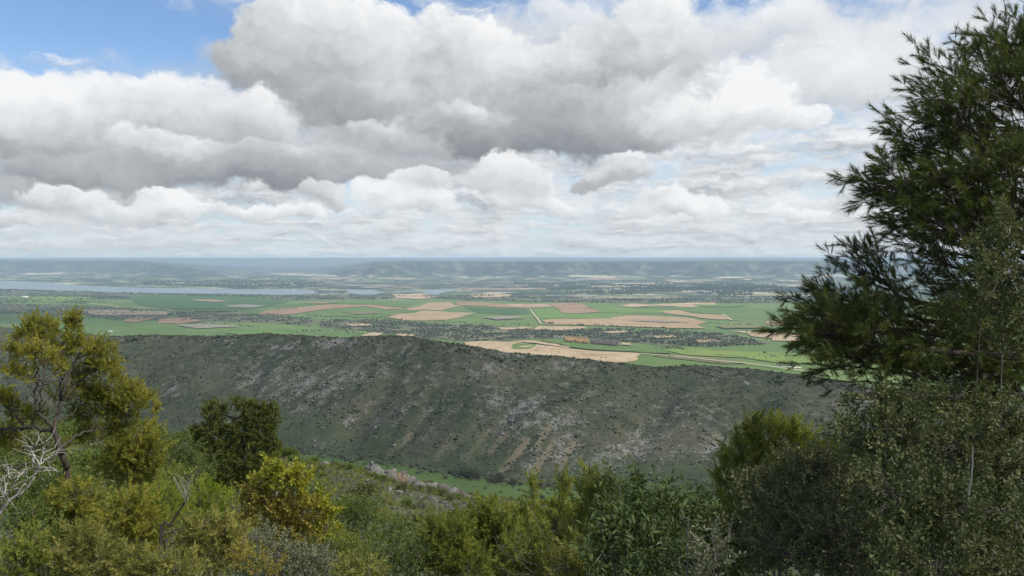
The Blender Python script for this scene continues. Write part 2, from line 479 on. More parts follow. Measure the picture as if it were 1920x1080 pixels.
# scrub on the hills: grey-green cushions, straw grass between them, limestone showing through
s_big = n3(pos, 0.012, 4.0); s_mid = n3(pos, 0.07, 5.0, 0.62); s_fine = n3(pos, 0.42, 8.0, 0.68)
scrub = mixc(s_mid.smooth(0.38, 0.62), (0.052, 0.066, 0.038), (0.092, 0.102, 0.056))
scrub = mixc(s_big.smooth(0.42, 0.66) * 0.55, scrub, (0.125, 0.115, 0.074))
scrub = mixc((s_fine.smooth(0.52, 0.70)) * 0.55, scrub, (0.19, 0.18, 0.135))
stone = mixc(s_fine.smooth(0.3, 0.7), (0.19, 0.18, 0.155), (0.31, 0.295, 0.265))
m_rock = (rock * 0.62 + (s_mid - 0.5) * 1.1 + (s_fine - 0.5) * 1.5).smooth(0.30, 0.48)
hill = mixc(m_rock, scrub, stone)
# valley floor and plain: young wheat
w_mid = n3(vmath('MULTIPLY', pos, (1.0, 1.0, 0.0)), 0.0016, 5.0, 0.6); w_fine = n3(pos, 0.011, 5.0, 0.62)
wheat = mixc(w_mid.smooth(0.36, 0.64), (0.085, 0.140, 0.042), (0.120, 0.170, 0.050))
wheat = mixc(w_fine.smooth(0.50, 0.72) * 0.45, wheat, (0.105, 0.135, 0.050))
wheat = mixc(w_fine.smooth(0.66, 0.80) * 0.5, wheat, (0.20, 0.17, 0.10))
straw_a = attr('straw')
hill = mixc((straw_a * 0.9 + (s_mid - 0.5) * 1.2 + (s_fine - 0.5) * 1.2).smooth(0.30, 0.62) * 0.75, hill, (0.235, 0.195, 0.125))
herb_a = attr('herb')
hill = mixc((herb_a + (s_mid - 0.5) * 0.8).smooth(0.35, 0.75) * 0.6, hill, (0.066, 0.094, 0.042))
c1 = mixc(turf, hill, wheat)
# far country: a patchwork of woods, stubble, bare soil and wheat, each cell its own crop
warp_f = vmath('MULTIPLY', vmath('SUBTRACT', n3(pos, 0.0011, 3.0, 0.6, color=True), (0.5, 0.5, 0.5)), (900.0, 900.0, 0.0))
pf = vmath('ADD', pos, warp_f)
vor = nt_.nodes.new('ShaderNodeTexVoronoi'); vor.voronoi_dimensions = '2D'; vor.inputs['Scale'].default_value = 1.0
nt_.links.new(vmath('MULTIPLY', pf, (0.00115, 0.0017, 0.0)), vor.inputs['Vector'])
vs = nt_.nodes.new('ShaderNodeSeparateColor'); nt_.links.new(vor.outputs['Color'], vs.inputs[0])
def ramp(fac, stops, const=True):
    n = X.nt.nodes.new('ShaderNodeValToRGB'); cr = n.color_ramp
    if const: cr.interpolation = 'CONSTANT'
    cr.elements[0].position = stops[0][0]; cr.elements[0].color = (*stops[0][1], 1)
    cr.elements[1].position = stops[1][0]; cr.elements[1].color = (*stops[1][1], 1)
    for p, c in stops[2:]:
        e_ = cr.elements.new(p); e_.color = (*c, 1)
    X.nt.links.new(fac.v, n.inputs[0])
    return n.outputs[0]
patch = ramp(X(vs.outputs[0]), [(0.0, (0.034, 0.046, 0.030)), (0.18, (0.085, 0.135, 0.052)), (0.34, (0.135, 0.170, 0.078)), (0.47, (0.34, 0.285, 0.185)), (0.60, (0.050, 0.064, 0.040)),
                                (0.74, (0.50, 0.43, 0.30)), (0.85, (0.11, 0.115, 0.070)), (0.94, (0.34, 0.22, 0.155))])
wood_f = n3(vmath('MULTIPLY', pos, (0.55, 1.0, 0.0)), 0.0012, 7.0, 0.66)
dark_wood = (0.026, 0.038, 0.026)
patch = mixc(n3(pos, 0.012, 4.0, 0.65).smooth(0.5, 0.62) * 0.55, patch, (0.040, 0.052, 0.034))
patch = mixc((wood_f + mesa_a * 0.12).smooth(0.46, 0.52) * 0.94, patch, dark_wood)
pale = n3(vmath('MULTIPLY', pos, (0.6, 1.0, 0.6)), 0.0042, 5.0, 0.68)
patch = mixc(pale.smooth(0.555, 0.62) * 0.85, patch, (0.50, 0.45, 0.34))
slope_c = mixc(n3(pos, 0.0030, 6.0, 0.68).smooth(0.48, 0.64), (0.024, 0.032, 0.028), (0.13, 0.12, 0.09))  # wood on the mesa slopes, its colour darkened to stand in for cloud shade
patch = mixc(mesa_a * 0.9, patch, slope_c)
far_m = gy_.smooth(6600.0, 7300.0)
c2 = mixc(far_m, c1, patch)
col_in(b_, c2)
bump(b_, (s_fine * 0.5 + s_mid * 1.2) * (1.0 - far_m) * (1.0 - turf), 0.9, 0.8)

az_f = np.linspace(-41, 41, 640)
az_r = np.concatenate([np.linspace(43, 90, 24), np.linspace(95, 265, 30), np.linspace(270, 317, 24)])
azs = np.radians(np.concatenate([az_f, az_r]))
rad = np.concatenate([[0.6, 1.2, 2, 3], np.geomspace(4, 88, 60), np.linspace(90, 128, 12), np.geomspace(135, 780, 30), np.linspace(790, 1460, 150), np.geomspace(1480, 2600, 26), np.geomspace(2640, 8000, 70),
                      np.geomspace(8200, 13500, 26), np.geomspace(13600, 20500, 64), np.geomspace(21000, 42000, 26), [50000, 62000]])
na, nr = len(azs), len(rad)
AA, RR = np.meshgrid(azs, rad)
GX, GY = RR * np.sin(AA), RR * np.cos(AA)
GZ = height(GX, GY)
ys_ = np.maximum(GY, 12.0); gpx = 960 + F_PX * np.clip(GX / ys_, -1.2, 1.2)
g_yf = Z_VALLEY / sl(K_FOOT(gpx)); g_yc = g_yf + 330 + 40 * np.sin(gpx / 170.0)
turf_v = sstep(-190, -150, GY - g_yf) * (1 - sstep(-14, 2, GY - g_yf + 10 * fbm(GX / 40, GY / 40, 3))) + sstep(240, 420, GY - g_yc)
# limestone ribs on the ridge: where the photograph shows pale stone
ROCKY = [(560, 725, 70, 40, 1.0), (470, 700, 60, 25, .7), (620, 645, 90, 12, .9), (545, 650, 60, 10, .7), (680, 700, 60, 30, .6), (960, 760, 60, 40, 1.0), (1030, 790, 60, 26, .8), (900, 690, 90, 18, .8), (950, 665, 70, 8, .8),
         (1060, 690, 60, 14, .7), (1130, 870, 60, 26, 1.0), (1220, 850, 90, 40, .9), (1290, 800, 70, 40, .6), (800, 830, 30, 40, .5), (870, 830, 26, 40, .5), (1000, 870, 26, 30, .6), (1060, 840, 30, 50, .6), (650, 790, 40, 12, .6),
         (820, 700, 70, 30, .5), (600, 830, 30, 10, .7), (320, 730, 20, 12, .8), (430, 640, 60, 8, .5), (1640, 745, 40, 24, 1.2), (1410, 720, 20, 8, .7), (1540, 735, 16, 6, .9), (1300, 835, 60, 30, .9), (740, 660, 60, 14, .6),
         (760, 770, 90, 40, .4), (950, 800, 110, 40, .45), (560, 690, 130, 40, .35), (1190, 760, 120, 40, .25)]
def view_row(x, y, z):
    c, s = math.cos(PITCH), math.sin(PITCH)
    d = np.maximum(c * y - s * z, 1.0)
    return 960 + F_PX * x / d, 540 - F_PX * (s * y + c * z) / d
vx, vy = view_row(GX, GY, GZ)
rk = np.zeros_like(GX)
for (a, b, c, d, w) in ROCKY:
    rk = np.maximum(rk, w * np.exp(-(((vx - a + (vy - b) * 0.55) / c) ** 2 + ((vy - b) / d) ** 2)))
streak = ridged((GX - 0.62 * GY) / 42.0, GY / 260.0, 3)
rk = np.where((GY > g_yf - 5) & (GY < g_yc + 120), np.clip(rk * (0.40 + 0.5 * (streak - 0.5)) + 0.40 * (streak - 0.62) + 0.17, 0, 1.0), np.where(GY < 400, 0.10, 0.0))
sw = np.zeros_like(GX)
STRAW = [(917, 808, 870, 860), (847, 820, 818, 860), (990, 826, 940, 884), (1037, 830, 1000, 888), (1030, 800, 1008, 835), (890, 800, 850, 840), (770, 815, 730, 850), (960, 800, 915, 850), (1075, 830, 1050, 880)]
for x1, y1, x2, y2 in STRAW:
    t_ = np.clip(((vx - x1) * (x2 - x1) + (vy - y1) * (y2 - y1)) / ((x2 - x1) ** 2 + (y2 - y1) ** 2), 0, 1)
    d_ = np.hypot(vx - x1 - t_ * (x2 - x1), vy - y1 - t_ * (y2 - y1))
    sw = np.maximum(sw, np.exp(-(d_ / 7.0) ** 2))
on_face = (GY > g_yf - 5) & (GY < g_yc + 150)
sw = np.where(on_face, sw, 0.0)
hb = np.where(on_face, np.clip(0.75 * (1 - sstep(0.0, 0.55, (GY - g_yf) / 330)) + 0.9 * fbm(GX / 160 + 7, GY / 160, 3) + 0.35 * np.exp(-(((vx - 800) / 120) ** 2 + ((vy - 655) / 26) ** 2)) + 0.3 * np.exp(-(((vx - 1240) / 160) ** 2 + ((vy - 735) / 40) ** 2)), 0, 1), 0.25)
mesa_v = sstep(25, 80, GZ - Z_LAKE) * (GY > 13000)
idx = np.arange(na * nr).reshape(nr, na)
nxt = np.roll(idx, -1, axis=1)
quads = np.stack([idx[:-1], idx[1:], nxt[1:], nxt[:-1]], -1).reshape(-1, 4)[:, ::-1]
V_ = np.stack([GX, GY, GZ], -1).reshape(-1, 3)
V_ = np.concatenate([V_, [[0, 0, height(0.0, 0.0)]]])
g = link_mesh('ground', V_, quads, m_ground, smooth=True, attrs={'rock': np.append(rk.ravel(), .3), 'turf': np.append(turf_v.ravel(), 0), 'straw': np.append(sw.ravel(), 0), 'herb': np.append(hb.ravel(), 0.2), 'slope_wood_shade': np.append(mesa_v.ravel(), 0)})
bm = bmesh.new(); bm.from_mesh(g.data); bm.verts.ensure_lookup_table()
cv = bm.verts[len(V_) - 1]
for i in range(na):
    try: bm.faces.new((cv, bm.verts[(i + 1) % na], bm.verts[i]))
    except ValueError: pass
bmesh.ops.recalc_face_normals(bm, faces=bm.faces[:])
bm.to_mesh(g.data); bm.free()
if sum(p.normal.z for p in list(g.data.polygons)[:200]) < 0: g.data.flip_normals()
tag(g, kind='structure')
for an in ('rock', 'turf', 'slope_wood_shade'): assert an in g.data.attributes

# ------------------------------------------------------------------ fields, tracks and the reservoir, draped over the plain
from mathutils.geometry import delaunay_2d_cdt
def world_poly(pts, step, jit=0.34):
    P = hit([p[0] for p in pts], [p[1] for p in pts], 1700.0)[:, :2]
    out = []
    for i in range(len(P)):
        a, b = P[i], P[(i + 1) % len(P)]
        L = np.hypot(*(b - a)); k = max(1, int(L / step))
        for j in range(k):
            q = a + (b - a) * j / k
            if 0 < j: q = q + (rng.random(2) - 0.5) * step * jit
            out.append(q)
    return np.array(out)

def inside(poly, pts):
    x, y = pts[:, 0], pts[:, 1]; c = np.zeros(len(pts), bool)
    for i in range(len(poly)):
        (x1, y1), (x2, y2) = poly[i], poly[i - 1]
        with np.errstate(divide='ignore', invalid='ignore'):
            c ^= ((y1 > y) != (y2 > y)) & (x < (x2 - x1) * (y - y1) / (y2 - y1) + x1)
    return c

def sheet(name, poly, mat, lift, grid, flat=None):
    lo, hi = poly.min(0), poly.max(0)
    gx, gy = np.meshgrid(np.arange(lo[0], hi[0], grid), np.arange(lo[1], hi[1], grid))
    pts = np.stack([gx.ravel(), gy.ravel()], 1) + (rng.random((gx.size, 2)) - .5) * grid * .3
    pts = pts[inside(poly, pts)] if len(pts) else pts
    n = len(poly)
    allp = [Vector(p) for p in poly] + [Vector(p) for p in pts]
    r = delaunay_2d_cdt(allp, [(i, (i + 1) % n) for i in range(n)], [list(range(n))], 1, 0.01)
    xy = np.array([(v.x, v.y) for v in r[0]]); tris = [f for f in r[2] if len(f) == 3]
    z = height(xy[:, 0], xy[:, 1]) + lift if flat is None else np.full(len(xy), flat)
    o = link_mesh(name, np.column_stack([xy, z]), np.array(tris), mat, smooth=True)
    if np.mean([p.normal.z for p in o.data.polygons]) < 0: o.data.flip_normals()
    return tag(o, kind='structure')

def crop_mat(name, a, b, c, furrow=0.05):
    m, nt_, b_ = new_mat(name)
    pos = position()
    big = n3(vmath('MULTIPLY', pos, (1.0, 1.0, 0.0)), 0.0045, 5.0, 0.62); fine = n3(vmath('MULTIPLY', pos, (1.0, 0.30, 0.0)), 0.022, 7.0, 0.70)
    col = mixc(big.smooth(0.36, 0.64), a, b)
    col = mixc(fine.smooth(0.46, 0.72) * 0.8, col, c)
    weed = n3(vmath('MULTIPLY', pos, (1.0, 1.6, 0.0)), 0.0105, 6.0, 0.68)
    col = mixc(weed.smooth(0.60, 0.72) * 0.55, col, (0.085, 0.105, 0.05))
    rows = (X(vmath('DOT_PRODUCT', pos, (0.55, 0.22, 0.0))) + big * 9.0).f('SINE')
    col_in(b_, mixc((rows * 0.5 + 0.5) * furrow * 4.0, col, tuple(q * 0.8 for q in a)))
    bump(b_, fine + rows * 0.06, 0.4, 0.5)
    return m
M_SOIL = crop_mat('ploughed_soil', (0.300, 0.210, 0.120), (0.355, 0.260, 0.155), (0.205, 0.146, 0.088))
M_SOIL_RED = crop_mat('red_soil', (0.25, 0.155, 0.098), (0.31, 0.198, 0.128), (0.175, 0.108, 0.075))
M_TAN = crop_mat('pale_stubble', (0.365, 0.270, 0.170), (0.42, 0.32, 0.205), (0.235, 0.175, 0.105))
M_GREEN = crop_mat('young_wheat', (0.076, 0.135, 0.034), (0.102, 0.160, 0.040), (0.125, 0.150, 0.052))
M_DGREEN = crop_mat('dark_wheat', (0.040, 0.094, 0.030), (0.056, 0.112, 0.034), (0.074, 0.112, 0.040))
M_LIME = crop_mat('lime_meadow', (0.135, 0.195, 0.040), (0.170, 0.215, 0.050), (0.115, 0.16, 0.045))
M_BRIGHT = crop_mat('bright_wheat', (0.094, 0.172, 0.036), (0.122, 0.195, 0.042), (0.135, 0.175, 0.052))
M_OLIVE = crop_mat('fallow', (0.135, 0.135, 0.062), (0.17, 0.155, 0.075), (0.11, 0.12, 0.055))
M_GREY = crop_mat('grey_fallow', (0.20, 0.185, 0.15), (0.25, 0.22, 0.17), (0.16, 0.15, 0.11))

M_HEATH = crop_mat('scrubland', (0.085, 0.092, 0.052), (0.125, 0.120, 0.072), (0.070, 0.080, 0.046), 0.0)
FIELDS = [
    ('scrubland', M_HEATH, [(590, 602), (700, 600), (780, 605), (880, 610), (960, 613), (1100, 619), (1260, 622), (1330, 626), (1410, 635), (1445, 645), (1340, 650), (1240, 648), (1175, 641), (1090, 634), (1010, 636), (900, 643), (840, 637), (760, 630), (690, 622), (600, 614)]),
    ('scrubland', M_HEATH, [(330, 588), (430, 583), (540, 595), (600, 604), (580, 612), (500, 605), (410, 602), (340, 603)]),
    ('scrubland', M_HEATH, [(-60, 570), (120, 572), (230, 578), (325, 588), (300, 601), (200, 599), (120, 592), (-60, 586)]),
    ('scrubland', M_HEATH, [(-60, 543.5), (120, 546.5), (300, 551), (480, 554.5), (610, 554), (740, 556), (740, 561), (560, 563), (470, 559), (300, 556), (100, 553), (-60, 551)]),
    ('scrubland', M_HEATH, [(735, 556), (860, 554), (960, 552), (1060, 558), (1180, 561), (1350, 557), (1560, 557), (1640, 565), (1420, 568), (1290, 567), (1150, 568), (1000, 566), (880, 563)]),
    ('green_field', M_DGREEN, [(868, 575), (985, 580), (993, 589), (960, 591), (895, 587)]),
    ('green_field', M_BRIGHT, [(996, 580), (1037, 577), (1054, 588), (1131, 588), (1190, 588), (1141, 597), (1047, 598), (1008, 598)]),
    ('green_field', M_BRIGHT, [(1096, 573), (1165, 577), (1260, 583), (1235, 588), (1135, 587), (1112, 580)]),
    ('green_field', M_GREEN, [(1192, 577), (1350, 575), (1470, 581), (1440, 602), (1372, 600), (1358, 591), (1300, 586), (1262, 580)]),
    ('green_field', M_GREEN, [(612, 582), (690, 577), (742, 583), (790, 582), (742, 590), (700, 597), (600, 593), (572, 588)]),
    ('green_field', M_GREEN, [(500, 575), (620, 564), (790, 566), (760, 577), (700, 571), (610, 570)]),
    ('green_field', M_GREEN, [(150, 592), (215, 596), (330, 606), (560, 622), (680, 626), (600, 646), (350, 640), (150, 640), (90, 620)]),
    ('green_field', M_DGREEN, [(240, 555), (330, 550), (480, 556), (540, 566), (470, 580), (330, 580), (260, 572)]),
    ('green_field', M_LIME, [(18, 557), (100, 556), (182, 558), (160, 565), (75, 565), (10, 562)]),
    ('meadow', M_LIME, [(1241, 656), (1290, 653), (1342, 659), (1425, 661), (1520, 668), (1560, 683), (1453, 681), (1397, 672), (1331, 669), (1275, 665)]),
    ('fallow_field', M_OLIVE, [(1215, 668), (1275, 667), (1340, 672), (1400, 682), (1365, 684), (1300, 677)]),
    ('green_field', M_GREEN, [(1140, 668), (1205, 668), (1300, 680), (1400, 690), (1540, 700), (1500, 712), (1300, 700), (1140, 690)]),
    ('ploughed_field', M_SOIL, [(727, 596), (746, 589), (777, 588), (790, 583.5), (812, 583), (842, 586), (892, 587.5), (837, 601), (792, 602), (754, 601)]),
    ('ploughed_field', M_SOIL, [(758, 580.6), (792, 573), (804, 568), (844, 567), (852, 573), (866, 574), (829, 582.5), (796, 581), (771, 582.7)]),
    ('ploughed_field', M_SOIL_RED, [(529, 579.6), (612, 572), (704, 572), (756, 578.5), (752, 581), (719, 580.6), (681, 575), (617, 580), (552, 589), (531, 591), (480, 590), (500, 582.7)]),
    ('ploughed_field', M_SOIL_RED, [(854, 566), (929, 570), (989, 571), (1027, 570), (1037, 576), (985, 578.5), (950, 577.5), (895, 574), (858, 573)]),
    ('stubble_field', M_TAN, [(950, 571), (989, 571), (1027, 570), (1035, 575.5), (985, 577), (960, 575)]),
    ('ploughed_field', M_SOIL_RED, [(1029, 570.5), (1068, 568), (1095, 571), (1108, 579.6), (1129, 585), (1079, 588.6), (1054, 587.6), (1043, 578.5)]),
    ('ploughed_field', M_SOIL, [(1016, 601.5), (1047, 599), (1141, 598), (1172, 592), (1214, 593), (1290, 597), (1327, 604.7), (1307, 610), (1324, 617), (1256, 616), (1172, 613), (1100, 611), (1027, 610)]),
    ('ploughed_field', M_SOIL, [(1237, 585), (1271, 582), (1305, 589), (1356, 591.6), (1367, 600), (1346, 600), (1312, 597), (1279, 591.6)]),
    ('ploughed_field', M_SOIL_RED, [(1434, 605), (1462, 604), (1500, 606), (1500, 611), (1440, 610)]),
    ('ploughed_field', M_SOIL_RED, [(1600, 597), (1700, 600), (1780, 608), (1760, 613), (1690, 610), (1600, 606)]),
    ('stubble_field', M_TAN, [(1369, 621.6), (1449, 624.4), (1520, 630), (1530, 642), (1447, 640), (1444, 635), (1410, 632), (1402, 626)]),
    ('stubble_field', M_TAN, [(1010, 613), (1100, 613.5), (1098, 617), (1040, 621), (1000, 619)]),
    ('stubble_field', M_TAN, [(1160, 575), (1182, 570), (1220, 572), (1280, 569), (1340, 568), (1345, 573), (1290, 577), (1230, 574), (1190, 577)]),
    ('stubble_field', M_TAN, [(868, 643), (918, 641), (968, 643), (1006, 648), (1062, 655), (1130, 661), (1199, 664), (1191, 679), (1125, 684), (1060, 682), (1000, 680), (930, 672), (880, 655)]),
    ('stubble_field', M_SOIL, [(1005, 651), (1062, 657), (1130, 663), (1160, 667), (1120, 670), (1060, 664), (1000, 660)]),
    ('green_field', M_GREEN, [(950, 653), (970, 645), (1006, 647.5), (993, 656), (965, 657)]),
    ('stubble_field', M_TAN, [(958, 641.5), (977, 639.6), (1006, 641), (1070, 653), (1063, 654.8), (1006, 645)]),
    ('green_field', M_GREEN, [(1012, 640), (1050, 643), (1100, 647), (1160, 652), (1240, 655), (1260, 665), (1205, 663), (1120, 658), (1072, 653)]),
    ('stubble_field', M_TAN, [(680, 630), (703, 625), (720, 627), (700, 634), (682, 634)]),
    ('stubble_field', M_TAN, [(742, 630), (750, 627), (775, 629), (780, 632), (745, 632)]),
    ('stubble_field', M_TAN, [(1163, 644), (1183, 646), (1184, 649.5), (1164, 648)]),
    ('stubble_field', M_TAN, [(152, 582), (225, 582), (320, 586), (312, 592), (215, 592), (175, 592)]),
    ('ploughed_field', M_SOIL_RED, [(237, 599), (262, 595), (300, 596), (255, 606), (230, 604)]),
    ('ploughed_field', M_SOIL_RED, [(300, 600), (350, 596), (380, 603), (340, 608), (296, 607)]),
    ('stubble_field', M_GREY, [(420, 573), (460, 571), (500, 574), (470, 578), (430, 577)]),
    ('ploughed_field', M_SOIL, [(355, 562), (400, 563), (430, 565), (400, 567)]),
    ('stubble_field', M_TAN, [(735, 553), (790, 551), (820, 557), (790, 562), (745, 560)]),
    ('stubble_field', M_TAN, [(880, 553), (930, 549), (960, 553), (950, 558), (890, 559)]),
]
for i, (nm, mt, pts) in enumerate(FIELDS):
    poly = world_poly(pts, 45.0)
    sheet(nm, poly, mt, 1.6 + 0.09 * i, 110.0)

M_TRACK = crop_mat('pale_dirt', (0.50, 0.42, 0.30), (0.56, 0.47, 0.34), (0.44, 0.36, 0.25), 0.0)
def track(pts, w, lift=6.0):
    P = hit([p[0] for p in pts], [p[1] for p in pts], 1700.0)[:, :2]
    line = []
    for a, b in zip(P[:-1], P[1:]):
        k = max(2, int(np.hypot(*(b - a)) / 40))
        line += [a + (b - a) * j / k for j in range(k)]
    line = np.array(line + [P[-1]])
    d = np.gradient(line, axis=0); d /= np.linalg.norm(d, axis=1)[:, None]
    nrm = np.stack([-d[:, 1], d[:, 0]], 1) * w / 2
    A, B = line + nrm, line - nrm
    v = np.concatenate([np.column_stack([A, height(A[:, 0], A[:, 1]) + lift]), np.column_stack([B, height(B[:, 0], B[:, 1]) + lift])])
    n = len(line); f = np.array([(j, j + 1, n + j + 1, n + j) for j in range(n - 1)])
    o = link_mesh('dirt_track', v, f, M_TRACK, smooth=True)
    if np.mean([p.normal.z for p in o.data.polygons]) < 0: o.data.flip_normals()
    tag(o, kind='structure')
MORE = [
    ('ploughed_field', M_SOIL_RED, [(560, 569), (600, 567.5), (640, 568), (610, 570.5)]), ('fallow_field', M_GREY, [(905, 596), (960, 594), (985, 598), (930, 601)]), ('fallow_field', M_OLIVE, [(640, 586), (690, 584), (720, 588), (670, 591)]),
    ('stubble_field', M_TAN, [(1130, 624), (1170, 622), (1180, 625), (1140, 627)]), ('stubble_field', M_TAN, [(1225, 632), (1262, 631), (1270, 634), (1230, 636)]), ('stubble_field', M_TAN, [(1300, 640), (1340, 639), (1350, 643), (1310, 645)]), ('fallow_field', M_OLIVE, [(900, 622), (950, 621), (960, 626), (910, 627)]),
    ('stubble_field', M_TAN, [(930, 616), (990, 615), (1000, 618), (940, 620)]), ('fallow_field', M_OLIVE, [(1340, 612), (1420, 612), (1440, 617), (1360, 618)]), ('green_field', M_BRIGHT, [(1300, 572), (1400, 573), (1380, 577), (1310, 576)]),
    ('fallow_field', M_GREY, [(330, 611), (400, 609), (450, 614), (370, 618)]), ('stubble_field', M_TAN, [(650, 610), (690, 609), (700, 612), (660, 614)]), ('fallow_field', M_OLIVE, [(400, 588), (450, 587), (470, 591), (410, 592)]), ('green_field', M_BRIGHT, [(420, 626), (520, 622), (560, 630), (480, 636)]),
    ('ploughed_field', M_SOIL, [(1500, 588), (1580, 590), (1560, 594), (1490, 592)]), ('fallow_field', M_GREY, [(1180, 603.5), (1235, 603), (1290, 606.5), (1240, 606.5)]),
]
for i, (nm, mt, pts) in enumerate(MORE):
    sheet(nm, world_poly(pts, 45.0), mt, 5.8 + 0.09 * i, 110.0)
track([(993.5, 580.5), (1003, 594), (1014, 609)], 7)
track([(1199, 665), (1256, 669.5), (1300, 674), (1345, 679), (1400, 684)], 9)
track([(1397, 684), (1440, 689), (1500, 698), (1560, 706)], 8)
track([(165, 570), (212, 575), (295, 580), (322, 584)], 14)
track([(1367, 601), (1430, 604), (1500, 606)], 10)
track([(1356, 591), (1372, 602)], 9)

m_water, nt_, b_ = new_mat('water')
b_.inputs['Base Color'].default_value = (0.085, 0.115, 0.125, 1); b_.inputs['Roughness'].default_value = 0.22; b_.inputs['Specular IOR Level'].default_value = 0.5
bump(b_, n3(vmath('MULTIPLY', position(), (0.4, 1.0, 1.0)), 0.06, 4.0, 0.6), 1.0, 0.25)
LAKE = [(-260, 519), (0, 526), (60, 529), (115, 531), (130, 534), (190, 537), (250, 539), (350, 540.5), (475, 542.5), (530, 542), (585, 544), (592, 546.5), (648, 546), (655, 542.5), (700, 543.5), (722, 546.5),
        (790, 546), (800, 543.5), (868, 541), (850, 546), (828, 549), (822, 553), (800, 552), (790, 548), (720, 548), (705, 552.5), (670, 552), (650, 549), (592, 550), (585, 552), (530, 553), (475, 552), (350, 550),
        (250, 549), (190, 548), (100, 545), (0, 541.5), (-260, 537)]
_lk = []
for (x1, y1), (x2, y2) in zip(LAKE, LAKE[1:] + LAKE[:1]):
    k_ = max(1, int(abs(x2 - x1) / 9)); _lk += [(x1 + (x2 - x1) * j / k_, y1 + (y2 - y1) * j / k_ + (random.gauss(0, 0.42) if j else 0)) for j in range(k_)]
LAKE = _lk
kx, kz = ray([p[0] for p in LAKE], [p[1] for p in LAKE])
zw = Z_LAKE + 4.0
yl = zw / kz
P_ = np.stack([kx * yl, yl], 1)
sheet('lake_water', P_, m_water, 0, 500.0, flat=zw)
SHORE = [(440, 537), (560, 538), (700, 540), (760, 541), (640, 542.5), (520, 541.5), (420, 540.5)]
# ------------------------------------------------------------------ merged small growth: scrub, stones, woods
def ico(sub):
    b = bmesh.new(); bmesh.ops.create_icosphere(b, subdivisions=sub, radius=1.0)
    v = np.array([q.co[:] for q in b.verts]); f = np.array([[q.index for q in p.verts] for p in b.faces]); b.free()
    return v, f
ICO1, ICO2 = ico(1), ico(2)
BOX = (np.array([(-1, -1, -1), (1, -1, -1), (1, 1, -1), (-1, 1, -1), (-1, -1, 1), (1, -1, 1), (1, 1, 1), (-1, 1, 1)], float) * 0.72,
       np.array([(0, 2, 1), (0, 3, 2), (4, 5, 6), (4, 6, 7), (0, 1, 5), (0, 5, 4), (1, 2, 6), (1, 6, 5), (2, 3, 7), (2, 7, 6), (3, 0, 4), (3, 4, 7)]))

def many(shape, P, S, rough, tilt=0.0):
    """vertices and faces of many rough copies of one small shape: centres P (n,3), half sizes S (n,3)"""
    v, f = shape; n, k = len(P), len(v)
    a = rng.uniform(0, 2 * np.pi, n); ca, sa = np.cos(a), np.sin(a)
    V = v[None] * (1 + rough * rng.standard_normal((n, k, 1)))
    V = V + rough * 0.5 * rng.standard_normal((n, k, 3))
    if tilt:
        t = rng.normal(0, tilt, n)[:, None]
        V = np.stack([V[..., 0] * np.cos(t) - V[..., 2] * np.sin(t), V[..., 1], V[..., 0] * np.sin(t) + V[..., 2] * np.cos(t)], -1)
    V = np.stack([V[..., 0] * ca[:, None] - V[..., 1] * sa[:, None], V[..., 0] * sa[:, None] + V[..., 1] * ca[:, None], V[..., 2]], -1)
    V = V * S[:, None] + P[:, None]
    F = f[None] + (np.arange(n) * k)[:, None, None]
    return V.reshape(-1, 3), F.reshape(-1, 3), np.repeat(rng.random(n), k)

def tint_mat(name, stops, rough=0.9, translucent=0.0, grain=None):
    """a colour picked per piece from its own tint value"""
    m, nt_, b_ = new_mat(name)
    b_.inputs['Roughness'].default_value = rough
    c = ramp(attr('tint'), stops, const=False)
    if grain:
        sc_, amt, dark_c = grain
        c = mixc(n3(nt_.nodes.new('ShaderNodeTexCoord').outputs['Object'], sc_, 5.0, 0.65).smooth(0.42, 0.68) * amt, c, dark_c)
    col_in(b_, c)
    if translucent:
        t = nt_.nodes.new('ShaderNodeBsdfTranslucent'); nt_.links.new(vmath('MULTIPLY', c, (1.2, 1.25, 0.7)), t.inputs['Color'])
        mx = nt_.nodes.new('ShaderNodeMixShader'); mx.inputs[0].default_value = translucent
        nt_.links.new(b_.outputs[0], mx.inputs[1]); nt_.links.new(t.outputs[0], mx.inputs[2])
        nt_.links.new(mx.outputs[0], nt_.nodes['Material Output'].inputs['Surface'])
    return m

M_SCRUB = tint_mat('scrub', [(0, (0.048, 0.060, 0.034)), (0.5, (0.074, 0.086, 0.048)), (0.85, (0.105, 0.112, 0.064)), (1, (0.14, 0.13, 0.085))])
M_STONE = tint_mat('limestone', [(0, (0.17, 0.16, 0.14)), (0.6, (0.27, 0.255, 0.23)), (1, (0.38, 0.36, 0.325))], grain=(3.0, 0.5, (0.17, 0.16, 0.15)))
M_WOOD = tint_mat('woodland', [(0, (0.022, 0.034, 0.020)), (0.5, (0.040, 0.052, 0.028)), (0.8, (0.062, 0.070, 0.040)), (1, (0.10, 0.090, 0.066))])

# scrub and loose stone on the ridge across the valley
n = 36000
x = rng.uniform(-950, 850, n); y = 0 * x
px_ = 960 + F_PX * x / 1000.0
for _ in range(3):
    yfv = Z_VALLEY / sl(K_FOOT(px_)); ycv = yfv + 330 + 40 * np.sin(px_ / 170)
    if _ == 0: u = rng.random(n)
    y = yfv + 4 + u * (ycv + 70 - yfv)
    px_ = 960 + F_PX * x / y
z = height(x, y)
vx, vy = view_row(x, y, z)
rkv = np.zeros(n)
for (a, b, c, d, w) in ROCKY:
    rkv = np.maximum(rkv, w * np.exp(-(((vx - a + (vy - b) * 0.55) / c) ** 2 + ((vy - b) / d) ** 2)))
clump = fbm(x / 38.0, y / 38.0, 4)
keep = rng.random(n) < np.clip(0.50 + 0.8 * clump - 0.35 * rkv, 0.08, 1)
s = rng.gamma(5.0, 0.14, n) * (1 + 0.4 * (clump > 0.3)) + 0.25
